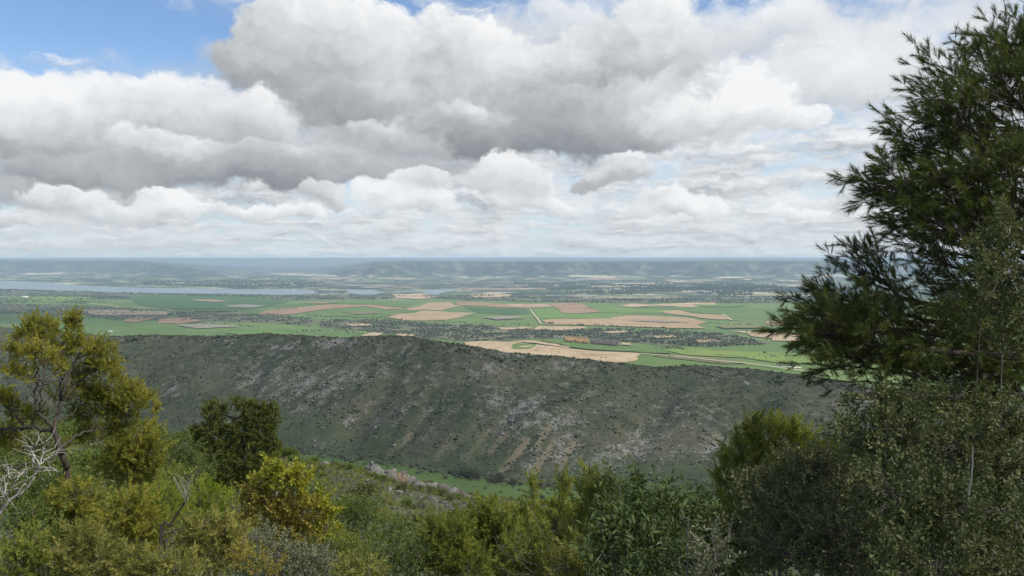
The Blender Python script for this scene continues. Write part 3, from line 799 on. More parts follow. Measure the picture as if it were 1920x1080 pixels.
s = s * np.where(y > ycv - 25, 1.45, 1.0)
P = np.column_stack([x, y, z + s * 0.30])[keep]; s = s[keep]
V, F_, T = many(ICO1, P, np.column_stack([s * 1.15, s * 1.15, s * 0.75]), 0.16)
tag(link_mesh('scrub', V, F_, M_SCRUB, attrs={'tint': T}), kind='stuff')
keep = rng.random(n) < np.clip(rkv * 0.55 * (0.6 + 1.6 * np.clip(fbm(x / 26.0 + 4, y / 26.0, 3), -0.3, 1)) + 0.022, 0, 1)
s = rng.gamma(3.0, 0.24, n)[keep] + 0.25
P = np.column_stack([x, y, z])[keep]; P[:, :2] += rng.normal(0, 3, (len(P), 2)); P[:, 2] = height(P[:, 0], P[:, 1]) + 0.1
V, F_, T = many(BOX, P, np.column_stack([s * 1.25, s * 1.0, s * 0.75]), 0.22, 0.3)
tag(link_mesh('loose_stone', V, F_, M_STONE, attrs={'tint': T}), kind='stuff')

# thickets that fray the edge of the valley meadow
n = 620
x = rng.uniform(-420, 260, n); y = 900 + 0 * x
for _ in range(3): y = Z_VALLEY / sl(K_FOOT(960 + F_PX * x / y))
y = y + np.where(rng.random(n) < 0.72, rng.normal(-8, 7, n), rng.uniform(-120, -10, n))
s = rng.gamma(4.0, 0.28, n) + 0.3
P = np.column_stack([x, y, height(x, y) + s * 0.35])
V, F_, T = many(ICO1, P, np.column_stack([s * 1.2, s * 1.2, s * 0.85]), 0.17)
tag(link_mesh('meadow_thicket', V, F_, M_SCRUB, attrs={'tint': T}), kind='stuff')

# woods on the plain: belts along the reservoir, the big wood in the middle, groves
def wood(name, poly_px, n, smin, smax, mat, clump_scale=160.0, thr=-0.1, hgt=0.8):
    poly = world_poly(poly_px, 200.0, 0.0)
    lo, hi = poly.min(0), poly.max(0)
    q = rng.uniform(lo, hi, (n * 6, 2)); q = q[inside(poly, q)]
    q = q[fbm(q[:, 0] / clump_scale, q[:, 1] / clump_scale, 4) > thr][:n]
    s = rng.uniform(smin, smax, len(q))
    P = np.column_stack([q, height(q[:, 0], q[:, 1]) + s * hgt * 0.8 + 1.5])
    V, F_, T = many(ICO1, P, np.column_stack([s, s, s * hgt]), 0.14)
    return tag(link_mesh(name, V, F_, mat, attrs={'tint': T}), kind='stuff')
wood('woodland', [(598, 600), (700, 600), (780, 604), (880, 609), (960, 613), (1000, 618), (1060, 622), (1055, 634), (1010, 636), (960, 636), (900, 642), (840, 636), (760, 630), (690, 622), (600, 612)], 2100, 2.6, 6.0, M_WOOD, 120, -0.14)
wood('woodland', [(1030, 621), (1100, 618), (1180, 617), (1260, 620), (1330, 625), (1400, 634), (1440, 647), (1340, 651), (1240, 648), (1175, 642), (1090, 632), (1035, 630)], 1900, 2.6, 5.8, M_WOOD, 110, -0.16)
wood('woodland', [(330, 586), (420, 582), (540, 594), (600, 603), (585, 613), (500, 606), (420, 604), (340, 604)], 700, 2.6, 5.6, M_WOOD, 120, 0.0)
wood('woodland', [(0, 571), (120, 572), (230, 578), (330, 588), (300, 604), (200, 602), (120, 594), (0, 588)], 900, 2.6, 5.6, M_WOOD, 120, -0.05)
wood('woodland', [(0, 548), (200, 552), (240, 560), (160, 571), (0, 572)], 700, 3.5, 7.0, M_WOOD, 260, 0.05)
wood('lakeside_wood', [(0, 543), (120, 546), (300, 551), (480, 554), (600, 554), (700, 555), (740, 561), (560, 563), (470, 558), (300, 553.5), (100, 549), (0, 547)], 1500, 4.0, 8.5, M_WOOD, 240, -0.12)
wood('lakeside_wood', [(590, 547.5), (648, 546.6), (654, 549), (600, 549.6)], 120, 4.0, 8.0, M_WOOD, 240, -0.5)
wood('lakeside_wood', [(735, 556), (860, 554), (960, 552), (1060, 558), (1180, 561), (1350, 557), (1560, 557), (1640, 566), (1420, 569), (1290, 568), (1150, 569), (1000, 567), (880, 563)], 1900, 4.0, 8.5, M_WOOD, 260, -0.02)
wood('woodland', [(960, 530), (1300, 533), (1560, 535), (1600, 556), (1300, 554), (1000, 549)], 2600, 7.0, 15.0, M_WOOD, 700, 0.0)
wood('woodland', [(240, 526), (480, 525), (620, 530), (600, 539), (440, 539), (300, 536)], 1500, 7.0, 15.0, M_WOOD, 700, -0.05)
M_POPLAR = tint_mat('copper_leaves', [(0, (0.20, 0.115, 0.055)), (0.5, (0.30, 0.175, 0.085)), (1, (0.38, 0.24, 0.12))])
M_BARE = tint_mat('bare_twigs', [(0, (0.075, 0.052, 0.058)), (0.5, (0.105, 0.075, 0.080)), (1, (0.15, 0.11, 0.105))])
wood('poplar_grove', [(1058, 636), (1102, 639), (1104, 646), (1060, 642)], 320, 2.2, 3.4, M_POPLAR, 60, -2.0, 2.2)
wood('bare_grove', [(1106, 640), (1158, 644), (1160, 650), (1108, 646)], 300, 2.4, 3.6, M_BARE, 60, -2.0, 1.6)

def hedgerow(pts, n, smin, smax, jit):
    H = hit([p[0] for p in pts], [p[1] for p in pts], 1700.0)[:, :2]
    t = np.sort(rng.random(n)) * (len(H) - 1 - 1e-6); i = t.astype(int); q = H[i] + (H[i + 1] - H[i]) * (t - i)[:, None] + rng.normal(0, jit, (n, 2))
    s = rng.uniform(smin, smax, n); P = np.column_stack([q, height(q[:, 0], q[:, 1]) + s * 0.6 + 1.5])
    V, F_, T = many(ICO1, P, np.column_stack([s * 1.2, s * 1.2, s * 0.8]), 0.16)
    tag(link_mesh('hedgerow', V, F_, M_WOOD, attrs={'tint': T}), kind='stuff')
hedgerow([(872, 641), (918, 640), (968, 641), (1006, 645), (1064, 655), (1130, 660), (1200, 663), (1256, 668), (1345, 680)], 130, 1.2, 3.0, 5)
hedgerow([(1010, 639), (1060, 646), (1160, 653), (1240, 656), (1300, 654)], 70, 1.2, 3.4, 8)
hedgerow([(1090, 665), (1130, 668), (1172, 668)], 40, 1.0, 2.2, 6)
hedgerow([(1165, 601), (1200, 601), (1240, 603), (1290, 606)], 60, 1.5, 3.0, 14)
hedgerow([(1341, 666), (1370, 669), (1400, 671)], 40, 1.2, 2.6, 6)
hedgerow([(1430, 671), (1460, 668), (1490, 671)], 60, 1.2, 3.0, 20)
hedgerow([(215, 599), (262, 596), (330, 604), (400, 609), (480, 613)], 80, 2.0, 4.5, 25)
hedgerow([(600, 594), (690, 598), (742, 602), (830, 604), (900, 607), (1000, 611)], 90, 1.5, 3.5, 15)
hedgerow([(470, 592), (540, 594), (590, 598)], 60, 2.0, 4.0, 25)
hedgerow([(560, 622), (620, 620), (690, 628), (780, 634), (860, 640)], 110, 2.0, 4.0, 30)
hedgerow([(1240, 655), (1262, 650), (1284, 656)], 40, 1.5, 3.5, 14)

# trees on the plain that can be told apart
def far_tree_mesh(seed, tall):
    rs = np.random.default_rng(seed)
    P = np.array([(0, 0, 3.2 * tall), (1.6, 0.4, 2.6 * tall), (-1.5, 0.6, 2.7 * tall), (0.2, -1.5, 2.5 * tall), (0.3, 0.8, 4.0 * tall)]) + rs.normal(0, 0.35, (5, 3))
    S = np.column_stack([rs.uniform(1.5, 2.2, 5)] * 2 + [rs.uniform(1.2, 1.7, 5) * tall])
    V, F_, T = many(ICO1, P, S, 0.13)
    tv = np.array([(math.cos(a) * r, math.sin(a) * r, zz) for zz, r in ((-0.8, 0.34), (2.6 * tall, 0.2)) for a in np.linspace(0, 2 * np.pi, 6)[:-1]])
    tf = np.array([q for i in range(5) for q in ((i, (i + 1) % 5, 5 + (i + 1) % 5), (i, 5 + (i + 1) % 5, 5 + i))])
    return np.concatenate([V, tv]), np.concatenate([F_, tf + len(V)]), np.concatenate([T * 0.6, np.full(10, 0.9)])
FT = []
for k in range(4):
    V, F_, T = far_tree_mesh(k, (0.9, 1.15, 1.0, 1.3)[k])
    FT.append((V, F_, T))
_ft_mesh = {}
def far_tree(px, py, size, label, group, k=None, name='field_tree', on=None):
    k = random.randrange(4) if k is None else k
    p = hit([px], [py], 1700.0)[0] if on is None else on
    if k not in _ft_mesh:
        o = link_mesh(name, *FT[k][:2], M_WOOD, attrs={'tint': FT[k][2]}); _ft_mesh[k] = o.data
    else:
        o = bpy.data.objects.new(name, _ft_mesh[k]); COL.objects.link(o)
    o.location = p; o.rotation_euler = (0, 0, random.uniform(0, 6.28)); s = size / 5.0
    o.scale = (s * random.uniform(0.9, 1.25), s * random.uniform(0.9, 1.25), s)
    return tag(o, label, 'tree', group)
ROW1 = [(1028, 608, 9), (1032, 608, 11), (1036, 608.3, 10), (1041, 608.8, 6), (1047, 609, 6), (1053, 609.3, 6), (1059, 609.5, 6), (1066, 610, 6), (1073, 610, 6), (1083, 610.5, 7), (1088, 610.5, 11), (1093, 610.8, 12), (1101, 611.5, 6), (1106, 611.5, 7),
        (1116, 611, 9), (1121, 611, 7), (1125, 611.3, 9), (1131, 611.5, 8), (1144, 612, 9), (1149, 612.4, 7), (1157, 613, 7), (1165, 613.6, 5), (1176, 614.5, 10), (1190, 614.5, 5), (1196, 614.5, 6), (1201, 614.3, 6), (1209, 614.8, 9), (1212, 615, 7), (1219, 615, 6),
        (1223, 615.3, 6), (1229, 615.5, 5), (1241, 615.3, 8), (1245, 615.5, 8), (1257, 617, 6), (1262, 617, 6), (1268, 617.3, 6), (1274, 617.6, 6), (1283, 618, 7), (1288, 618, 6), (1298, 618.5, 6), (1303, 618.6, 5), (1308, 618.8, 5), (1320, 619.5, 5), (1330, 620, 6)]
for a, b, c in ROW1:
    far_tree(a, b, c, 'tree in the long row below the wide pink field', 'trees in the row below the wide pink field')
for a, b, c in [(707, 598, 7), (714, 597.5, 8), (721, 598, 6), (727, 598.5, 9), (733, 599, 8), (738, 599.3, 8), (743, 599.7, 8), (748, 600, 7), (753, 600.3, 9)]:
    far_tree(a, b, c, 'tree in the short row by the middle pink field', 'trees in the short row by the middle pink field')
for a, b, c in [(577, 593, 7), (585, 594, 6), (592, 594, 8), (602, 594.5, 6), (612, 595.5, 5), (622, 596, 5), (568, 595.5, 9), (548, 579.5, 9), (555, 579, 9), (580, 581, 9), (524, 581.5, 7), (518, 583.5, 7), (503, 590, 8), (512, 590.5, 7), (534, 590.5, 6)]:
    far_tree(a, b, c, 'tree along the long narrow pink field', 'trees along the long narrow pink field')
for a, b, c in [(810, 600.5, 6), (828, 603, 6), (845, 604.5, 6), (855, 605, 6), (863, 605, 9), (870, 605.5, 8), (874, 605.5, 6), (892, 607, 7), (965, 608, 6), (973, 608, 6), (990, 608.3, 6), (1172, 591, 5), (1248, 593, 7), (1292, 599, 5)]:
    far_tree(a, b, c, 'small lone tree in the open green wheat', 'lone trees in the wheat')
for a, b, c in [(1230, 670, 5.5), (1256, 670, 7), (1346, 679.5, 5), (1056, 664, 5), (1048, 663, 6), (1128, 672.5, 6), (1136, 673, 6), (1118, 677.5, 6), (1125, 678, 6), (1279, 656, 7), (1274, 654, 6), (1434, 663, 7), (1480, 668, 5), (873, 642, 8), (915, 646, 5), (1440, 633, 8), (1400, 623, 9), (1419, 621.5, 6), (1439, 621.5, 7)]:
    far_tree(a, b, c, 'small tree by the tan fields near the ridge', 'trees by the near stubble fields')
hedge = [(1366, 609), (1377, 610), (1383, 609.5), (1388, 609), (1401, 609), (1405, 609.5), (1410, 610), (1331, 606), (1342, 607.5), (1349, 608)]
for a, b in hedge:
    far_tree(a, b, 7, 'tree in the hedge right of the wide pink field', 'trees in the patchy hedge')
CYP = [(1457, 685.5, 11), (1461, 685.7, 10), (1464, 686, 13), (1468, 686, 9), (1472, 686.3, 11), (1476, 686.4, 9), (1480, 686.6, 11), (1484, 686.8, 14), (1499, 687, 9)]
V, F_, T = many(ICO1, np.array([(0, 0, 0.45), (0, 0, 1.0), (0, 0, 1.55)]), np.array([(0.34, 0.34, 0.6), (0.30, 0.30, 0.6), (0.17, 0.17, 0.6)]), 0.08)
cy0 = None
for a, b, c in CYP:
    p = hit([a], [b], 1700.0)[0]
    if cy0 is None: o = cy0 = link_mesh('cypress_tree', V, F_, M_WOOD, attrs={'tint': T * 0.4})
    else: o = cy0.copy(); COL.objects.link(o)
    o.location = p; o.scale = (c * 0.55, c * 0.55, c * 0.55)
    tag(o, 'slim dark cypress behind the low white wall', 'tree', 'cypresses behind the white wall')

# the walled plot, sheds and farmhouses
def plain_mat(name, c, rough=0.85, var=0.15):
    m, nt_, b_ = new_mat(name); b_.inputs['Roughness'].default_value = rough
    f = n3(nt_.nodes.new('ShaderNodeTexCoord').outputs['Object'], 1.7, 5.0, 0.6)
    col_in(b_, mixc(f, tuple(q * (1 - var) for q in c), tuple(min(1, q * (1 + var)) for q in c)))
    return m
M_WHITE = plain_mat('whitewash', (0.72, 0.70, 0.66)); M_ROOF = plain_mat('roof_sheet', (0.66, 0.66, 0.66)); M_TILE = plain_mat('clay_tile', (0.36, 0.19, 0.12)); M_BEIGE = plain_mat('render_beige', (0.52, 0.44, 0.33)); M_DARK = plain_mat('opening', (0.05, 0.05, 0.05))
def box_v(x0, x1, y0, y1, z0, z1):
    return np.array([(x0, y0, z0), (x1, y0, z0), (x1, y1, z0), (x0, y1, z0), (x0, y0, z1), (x1, y0, z1), (x1, y1, z1), (x0, y1, z1)], float)
BF = BOX[1]
def boxes(name, lst, mat, parent=None):
    V = np.concatenate([box_v(*b) for b in lst]); F_ = np.concatenate([BF + 8 * i for i in range(len(lst))])
    return link_mesh(name, V, F_, mat, parent)
def house(px, py, w, d, h, wall_m, roof_m, label, cat, rz=0.1, pitch=0.28, name='farm_building'):
    p = hit([px], [py], 1700.0)[0]
    t = thing(name, p, label, cat, None, rz)
    boxes('wall', [(-w / 2, w / 2, -d / 2, d / 2, -1.5, h)], wall_m, t)
    e = 0.5; r = d / 2 * pitch * 2
    v = np.array([(-w/2-e, -d/2-e, h+0.02), (w/2+e, -d/2-e, h+0.02), (w/2+e, d/2+e, h+0.02), (-w/2-e, d/2+e, h+0.02), (-w/2-e, 0, h+r), (w/2+e, 0, h+r)])
    f = np.array([(0, 1, 5), (0, 5, 4), (2, 3, 4), (2, 4, 5), (0, 4, 3), (1, 2, 5), (0, 2, 1), (0, 3, 2)])
    link_mesh('roof', v, f, roof_m, t)
    boxes('door', [(-w * 0.1, w * 0.1, -d / 2 - 0.06, -d / 2 + 0.2, 0, h * 0.7)], M_DARK, t)
    return t
house(206, 623, 26, 11, 4.5, M_BEIGE, M_ROOF, 'long shed with a whitish roof alone in the green field at left', 'shed', -0.35)
house(218, 577, 30, 14, 7, M_BEIGE, M_TAN, 'small pale yellow farmhouse among trees beyond the left juniper', 'farmhouse', 0.2)
house(46, 558, 60, 20, 9, M_WHITE, M_ROOF, 'white farm building on the pale meadow near the reservoir', 'farmhouse', 0.1)
house(1050, 633, 16, 8, 4, M_WHITE, M_ROOF, 'tiny whitish barn at the left end of the copper poplar grove', 'barn', 0.4)
house(118, 580, 18, 9, 5, M_WHITE, M_TILE, 'small white cottage with a tiled roof in the wood at far left', 'cottage', 0.5)
house(176, 584, 22, 9, 5, M_BEIGE, M_TILE, 'beige cottage with a tiled roof beside the track at left', 'cottage', -0.3)
house(262, 583, 16, 8, 5, M_WHITE, M_TILE, 'white cottage under the track, right of the pale yellow farmhouse', 'cottage', 0.8)
house(1252, 620, 15, 8, 4, M_BEIGE, M_TILE, 'tiny tiled hut in the wood below the wide pink field', 'hut', 0.3)
p0_, p1_ = hit([1449, 1502], [687, 690], 1700.0)
dv = p1_ - p0_; Lw = float(np.hypot(dv[0], dv[1]))
wl = thing('boundary_wall', p0_, 'low white wall of the small plot with cypresses on the plain', 'wall', None, math.atan2(dv[1], dv[0]))
boxes('wall_run', [(0, Lw, -0.3, 0.3, -3, 2.6)], M_WHITE, wl)
boxes('coping', [(-0.1, Lw + 0.1, -0.4, 0.4, 2.602, 2.9)], M_BEIGE, wl)

# ------------------------------------------------------------------ unseen clouds added overhead to shade this hill, the ridge and parts of the plain
m_cl, nt_, b_ = new_mat('shade_cloud')
df = nt_.nodes.new('ShaderNodeBsdfDiffuse'); df.inputs[0].default_value = (0.9, 0.9, 0.9, 1)
tr = nt_.nodes.new('ShaderNodeBsdfTranslucent'); tr.inputs[0].default_value = (0.9, 0.91, 0.93, 1)
tp = nt_.nodes.new('ShaderNodeBsdfTransparent')
m1 = nt_.nodes.new('ShaderNodeMixShader'); m1.inputs[0].default_value = 0.55
m2 = nt_.nodes.new('ShaderNodeMixShader')
nt_.links.new(df.outputs[0], m1.inputs[1]); nt_.links.new(tr.outputs[0], m1.inputs[2])
nt_.links.new(m1.outputs[0], m2.inputs[1]); nt_.links.new(tp.outputs[0], m2.inputs[2])
oc_ = nt_.nodes.new('ShaderNodeTexCoord').outputs['Object']
rim = X(vmath('LENGTH', vmath('MULTIPLY', oc_, (1 / 1500.0, 1 / 1000.0, 0.0)))).smooth(0.45, 0.90)     # thinned towards the rim to let more sun onto the near slope
thin = (n3(position(), 0.0035, 4.0, 0.6).smooth(0.36, 0.68) * 0.20 + 0.47 + rim * 0.38).min(0.94)
nt_.links.new(thin.v, m2.inputs[0])
nt_.links.new(m2.outputs[0], nt_.nodes['Material Output'].inputs['Surface'])
def shade_cloud(cx, cy, cz, rx, ry, rz, seed):
    v, f = ico(4)
    q = v * (1 + 0.30 * fbm(v[:, 0] * 1.6 + seed, v[:, 1] * 1.6 + v[:, 2] * 1.3, 5))[:, None]
    q[:, 2] = np.where(q[:, 2] < 0, q[:, 2] * 0.25, q[:, 2])
    o = link_mesh('shade_cloud', q * np.array([rx, ry, rz]), f, m_cl, smooth=True)
    o.location = (cx, cy, cz)
    return tag(o, kind='structure')
def cloud_shading(gx, gy, gz, cz, rx, ry, rz, seed):
    h = (cz - gz) / SUN_DIR.z
    return shade_cloud(gx + SUN_DIR.x * h, gy + SUN_DIR.y * h, cz, rx, ry, rz, seed)
cloud_shading(-60, 930, -170, 1200, 1500, 1000, 260, 3.0)
cloud_shading(2700, 9300, -360, 3700, 2300, 1300, 420, 5.0)
cloud_shading(-2750, 4900, -350, 2500, 1300, 1750, 420, 8.0)

# ------------------------------------------------------------------ the air between here and the far tableland
m_hz = bpy.data.materials.new('haze'); m_hz.use_nodes = True
nt_ = m_hz.node_tree; nt_.nodes.clear(); X.nt = nt_
pv = nt_.nodes.new('ShaderNodeVolumePrincipled')
pv.inputs['Color'].default_value = (0.62, 0.81, 1.0, 1)
pv.inputs['Density'].default_value = 3.7e-5
pv.inputs['Anisotropy'].default_value = 0.0
mo = nt_.nodes.new('ShaderNodeOutputMaterial'); nt_.links.new(pv.outputs[0], mo.inputs['Volume'])
zlo = min(float(V_[:, 2].min()), -400.0) - 1.0
zhi = max(float(V_[:, 2].max()), 12.0) + 3.0
hz = link_mesh('haze', box_v(-66000, 66000, -66000, 66000, zlo, zhi), BF, m_hz)
tag(hz, kind='stuff')
# ------------------------------------------------------------------ plants: limbs as tapered tubes, crowns as thousands of needles, scales and leaves
def smooth_line(pts, n):
    """Catmull-Rom through the points"""
    P = np.array(pts, float)
    if len(P) == 2: return P[0] + (P[1] - P[0]) * np.linspace(0, 1, n)[:, None]
    Q = np.concatenate([[2 * P[0] - P[1]], P, [2 * P[-1] - P[-2]]])
    t = np.linspace(0, len(P) - 1 - 1e-6, n); i = t.astype(int); f = (t - i)[:, None]
    a, b, c, d = Q[i], Q[i + 1], Q[i + 2], Q[i + 3]
    return 0.5 * (2 * b + (c - a) * f + (2 * a - 5 * b + 4 * c - d) * f ** 2 + (3 * b - a - 3 * c + d) * f ** 3)

def tube(P, r, k=6):
    P = np.asarray(P, float); r = np.broadcast_to(r, len(P))
    d = np.gradient(P, axis=0); d /= np.linalg.norm(d, axis=1)[:, None] + 1e-9
    ref = np.where(np.abs(d[:, 2:3]) < 0.9, np.array([[0, 0, 1.0]]), np.array([[1.0, 0, 0]]))
    u = np.cross(d, ref); u /= np.linalg.norm(u, axis=1)[:, None] + 1e-9; w = np.cross(d, u)
    a = np.linspace(0, 2 * np.pi, k, endpoint=False)
    V = P[:, None] + r[:, None, None] * (np.cos(a)[None, :, None] * u[:, None] + np.sin(a)[None, :, None] * w[:, None])
    m = len(P); i = np.arange(m - 1)[:, None] * k; j = np.arange(k)[None]; jn = (j + 1) % k
    F_ = np.concatenate([np.stack([i + j, i + jn, i + k + jn], -1).reshape(-1, 3), np.stack([i + j, i + k + jn, i + k + j], -1).reshape(-1, 3)])
    return V.reshape(-1, 3), F_

class Bag:
    def __init__(s): s.v, s.f, s.t, s.n = [], [], [], 0
    def add(s, V, F_, t=0.5):
        s.v.append(V); s.f.append(F_ + s.n); s.t.append(np.broadcast_to(t, len(V))); s.n += len(V)
    def build(s, name, mat, parent, smooth=False, origin=None):
        V = np.concatenate(s.v)
        if origin is not None: V = V - np.array(origin)
        return link_mesh(name, V, np.concatenate(s.f), mat, parent, smooth=smooth, attrs={'tint': np.concatenate(s.t)})

def unit(v): return v / (np.linalg.norm(v, axis=-1, keepdims=True) + 1e-9)

def frames(D, roll):
    """rotation matrices whose third column is D"""
    D = unit(D); ref = np.where(np.abs(D[:, 2:3]) < 0.95, np.array([[0, 0, 1.0]]), np.array([[1.0, 0, 0]]))
    u = unit(np.cross(ref, D)); w = np.cross(D, u)
    c, s = np.cos(roll)[:, None], np.sin(roll)[:, None]
    return np.stack([u * c + w * s, -u * s + w * c, D], -1)

def sprig_needles(seed, n=54, L=0.15, nl=0.078, wd=0.0032):
    r = np.random.default_rng(seed); T = []
    for i in range(n):
        z = L * (0.05 + 0.95 * (i + r.random()) / n); a = r.uniform(0, 2 * np.pi); tilt = r.uniform(0.35, 1.0) * (1.15 - 0.5 * z / L)
        d = np.array([math.cos(a) * math.sin(tilt), math.sin(a) * math.sin(tilt), math.cos(tilt)]); s_ = np.array([-math.sin(a), math.cos(a), 0]) * wd
        b = np.array([0, 0, z]); l = nl * r.uniform(0.7, 1.1)
        T += [b - s_, b + s_, b + d * l]
    return np.array(T)

def sprig_scales(seed, n=44, L=0.13):
    """a feathery juniper spray: short cords of scale leaves on a forking twig"""
    r = np.random.default_rng(seed); T = []
    for i in range(n):
        z = L * (i + r.random()) / n; a = r.uniform(0, 2 * np.pi); tilt = r.uniform(0.35, 0.95)
        rad = (L - z) * 0.20 * r.random()
        d = np.array([math.cos(a) * math.sin(tilt), math.sin(a) * math.sin(tilt), math.cos(tilt)])
        b = np.array([math.cos(a) * rad, math.sin(a) * rad, z]); q = unit(np.cross(d, r.normal(size=3))) * 0.0042; l = r.uniform(0.022, 0.042)
        T += [b - q, b + q, b + d * l]
    return np.array(T)

def sprig_leaves(seed, n=12, L=0.11, ll=0.032, lw=0.014, droop=0.0, fold=0.25, tilt=(0.6, 1.3)):
    r = np.random.default_rng(seed); T = []
    for i in range(n):
        z = L * (0.15 + 0.85 * i / max(1, n - 1)); a = i * 2.4 + r.uniform(-0.4, 0.4); tl = r.uniform(*tilt) if i < n - 1 else 0.15
        d = np.array([math.cos(a) * math.sin(tl), math.sin(a) * math.sin(tl), math.cos(tl)]); d = unit(d + np.array([0, 0, -droop]))
        q = unit(np.cross(d, np.array([math.cos(a + 1.3), math.sin(a + 1.3), r.uniform(0.4, 1.0)]))); nn = np.cross(d, q)
        l = ll * r.uniform(0.7, 1.15); w = lw * r.uniform(0.8, 1.15) / 2; b = np.array([0, 0, z])
        m = b + d * l * 0.48
        T += [b, m + q * w + nn * w * fold, b + d * l, b, b + d * l, m - q * w + nn * w * fold]
    return np.array(T)

KITS = {
    'pine': [sprig_needles(k, 34, 0.085, 0.066, 0.0021) for k in range(4)],
    'pine_far': [sprig_needles(k, 40, 0.13, 0.085, 0.0062) for k in range(4)],
    'juniper': [sprig_scales(k) for k in range(4)],
    'juniper_fine': [sprig_scales(k, 56, 0.16) for k in range(4)],
    'oak': [sprig_leaves(k, 14, 0.12, 0.031, 0.016) for k in range(4)],
    'terebinth': [sprig_leaves(k, 13, 0.14, 0.054, 0.017, 0.35, 0.3, (0.8, 1.5)) for k in range(4)],
    'maple': [sprig_leaves(k, 15, 0.14, 0.040, 0.026, 0.1, 0.25) for k in range(4)],
    'small': [sprig_leaves(k, 14, 0.13, 0.026, 0.015) for k in range(4)],
    'bush': [sprig_leaves(k, 10, 0.30, 0.11, 0.060, 0.0, 0.3) for k in range(4)],
}

def dress(bag, kit, P, D, S, T):
    """sprigs of a kit at P, growing along D, scaled by S, with tint T"""
    kits = KITS[kit]; pick = rng.integers(0, len(kits), len(P)); M = frames(D, rng.uniform(0, 6.28, len(P)))
    for k, tm in enumerate(kits):
        w = pick == k
        if not w.any(): continue
        V = np.einsum('nij,kj->nki', M[w], tm) * S[w][:, None, None] + P[w][:, None]
        c = V.shape[0] * V.shape[1]
        tt = np.repeat(T[w], len(tm)) + np.repeat(rng.normal(0, 0.07, c // 3), 3)
        bag.add(V.reshape(-1, 3), np.arange(c).reshape(-1, 3), np.clip(tt, 0, 1))

def twigs(bag, A, B, r0, sag=0.1):
    """thin three-sided twigs from A to B"""
    n = len(A)
    if n == 0: return
    mid = (A + B) / 2 + rng.normal(0, 1, (n, 3)) * np.linalg.norm(B - A, axis=1)[:, None] * sag
    a = np.arange(3) * 2.1
    D = unit(B - A); M = frames(D, np.zeros(n))
    ring = M[:, :, 0][:, None] * np.cos(a)[None, :, None] + M[:, :, 1][:, None] * np.sin(a)[None, :, None]
    r0 = np.broadcast_to(r0, n)[:, None, None]
    V = np.concatenate([A[:, None] + ring * r0, mid[:, None] + ring * r0 * 0.75, B[:, None] + ring * r0 * 0.35], 1)
    f = []
    for s in (0, 3):
        for j in range(3):
            jn = (j + 1) % 3; f += [(s + j, s + jn, s + 3 + jn), (s + j, s + 3 + jn, s + 3 + j)]
    F_ = np.array(f)[None] + (np.arange(n) * 9)[:, None, None]
    bag.add(V.reshape(-1, 3), F_.reshape(-1, 3), np.repeat(rng.uniform(0.2, 0.9, n), 9))

M_TWIG = tint_mat('grey_twigs', [(0, (0.060, 0.050, 0.042)), (0.6, (0.135, 0.115, 0.098)), (1, (0.30, 0.275, 0.245))])
M_BARK = tint_mat('bark', [(0, (0.050, 0.041, 0.034)), (0.6, (0.095, 0.079, 0.066)), (1, (0.15, 0.13, 0.11))], grain=(34.0, 0.6, (0.045, 0.038, 0.033)))
M_DEAD = tint_mat('dead_wood', [(0, (0.22, 0.205, 0.185)), (0.6, (0.34, 0.32, 0.29)), (1, (0.45, 0.43, 0.40))], grain=(30.0, 0.5, (0.16, 0.15, 0.135)))
def leaf_mat(name, a, b, c, tl=0.25, rough=0.6):
    return tint_mat(name, [(0, a), (0.5, b), (1, c)], rough, tl)
LEAF = {
    'pine': leaf_mat('pine_needles', (0.042, 0.062, 0.020), (0.085, 0.108, 0.030), (0.160, 0.165, 0.045), 0.28, 0.5),
    'pine_far': leaf_mat('pine_needles_far', (0.080, 0.100, 0.026), (0.135, 0.155, 0.038), (0.21, 0.22, 0.058), 0.32),
    'olive': leaf_mat('juniper_scales', (0.120, 0.142, 0.026), (0.240, 0.246, 0.046), (0.396, 0.342, 0.060), 0.35),
    'green': leaf_mat('juniper_green', (0.106, 0.138, 0.030), (0.206, 0.231, 0.048), (0.338, 0.344, 0.070), 0.32),
    'straw': leaf_mat('juniper_straw', (0.130, 0.138, 0.038), (0.235, 0.236, 0.064), (0.36, 0.33, 0.10), 0.32),
    'kermes': leaf_mat('kermes_leaves', (0.070, 0.078, 0.036), (0.138, 0.148, 0.070), (0.23, 0.23, 0.115), 0.22, 0.6),
    'oak': leaf_mat('oak_leaves', (0.052, 0.066, 0.028), (0.115, 0.130, 0.055), (0.205, 0.210, 0.095), 0.22, 0.6),
    'terebinth': leaf_mat('terebinth_leaves', (0.048, 0.076, 0.028), (0.086, 0.122, 0.040), (0.165, 0.190, 0.072), 0.3, 0.42),
    'yellow': leaf_mat('yellow_leaves', (0.125, 0.140, 0.024), (0.235, 0.243, 0.032), (0.38, 0.365, 0.042), 0.35),
    'rusty': leaf_mat('rusty_leaves', (0.14, 0.130, 0.034), (0.235, 0.205, 0.048), (0.36, 0.26, 0.06), 0.35),
    'lime': leaf_mat('lime_leaves', (0.115, 0.167, 0.018), (0.213, 0.270, 0.028), (0.322, 0.368, 0.041), 0.35),
    'dark': leaf_mat('dark_leaves', (0.050, 0.079, 0.022), (0.096, 0.138, 0.034), (0.168, 0.204, 0.053), 0.28),
    'grey': leaf_mat('grey_leaves', (0.097, 0.106, 0.066), (0.165, 0.174, 0.112), (0.270, 0.273, 0.187), 0.22),
}

def lobes_to_world(lobes, Y):
    out = []
    for l in lobes:
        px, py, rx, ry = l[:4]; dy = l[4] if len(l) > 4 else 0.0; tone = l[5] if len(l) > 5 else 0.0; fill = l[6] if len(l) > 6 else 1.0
        y = Y + dy; k = y / F_PX
        out.append((np.array(at(px, py, y)), np.array([rx * k, rx * k * 0.9, ry * k]), tone, fill))
    return out

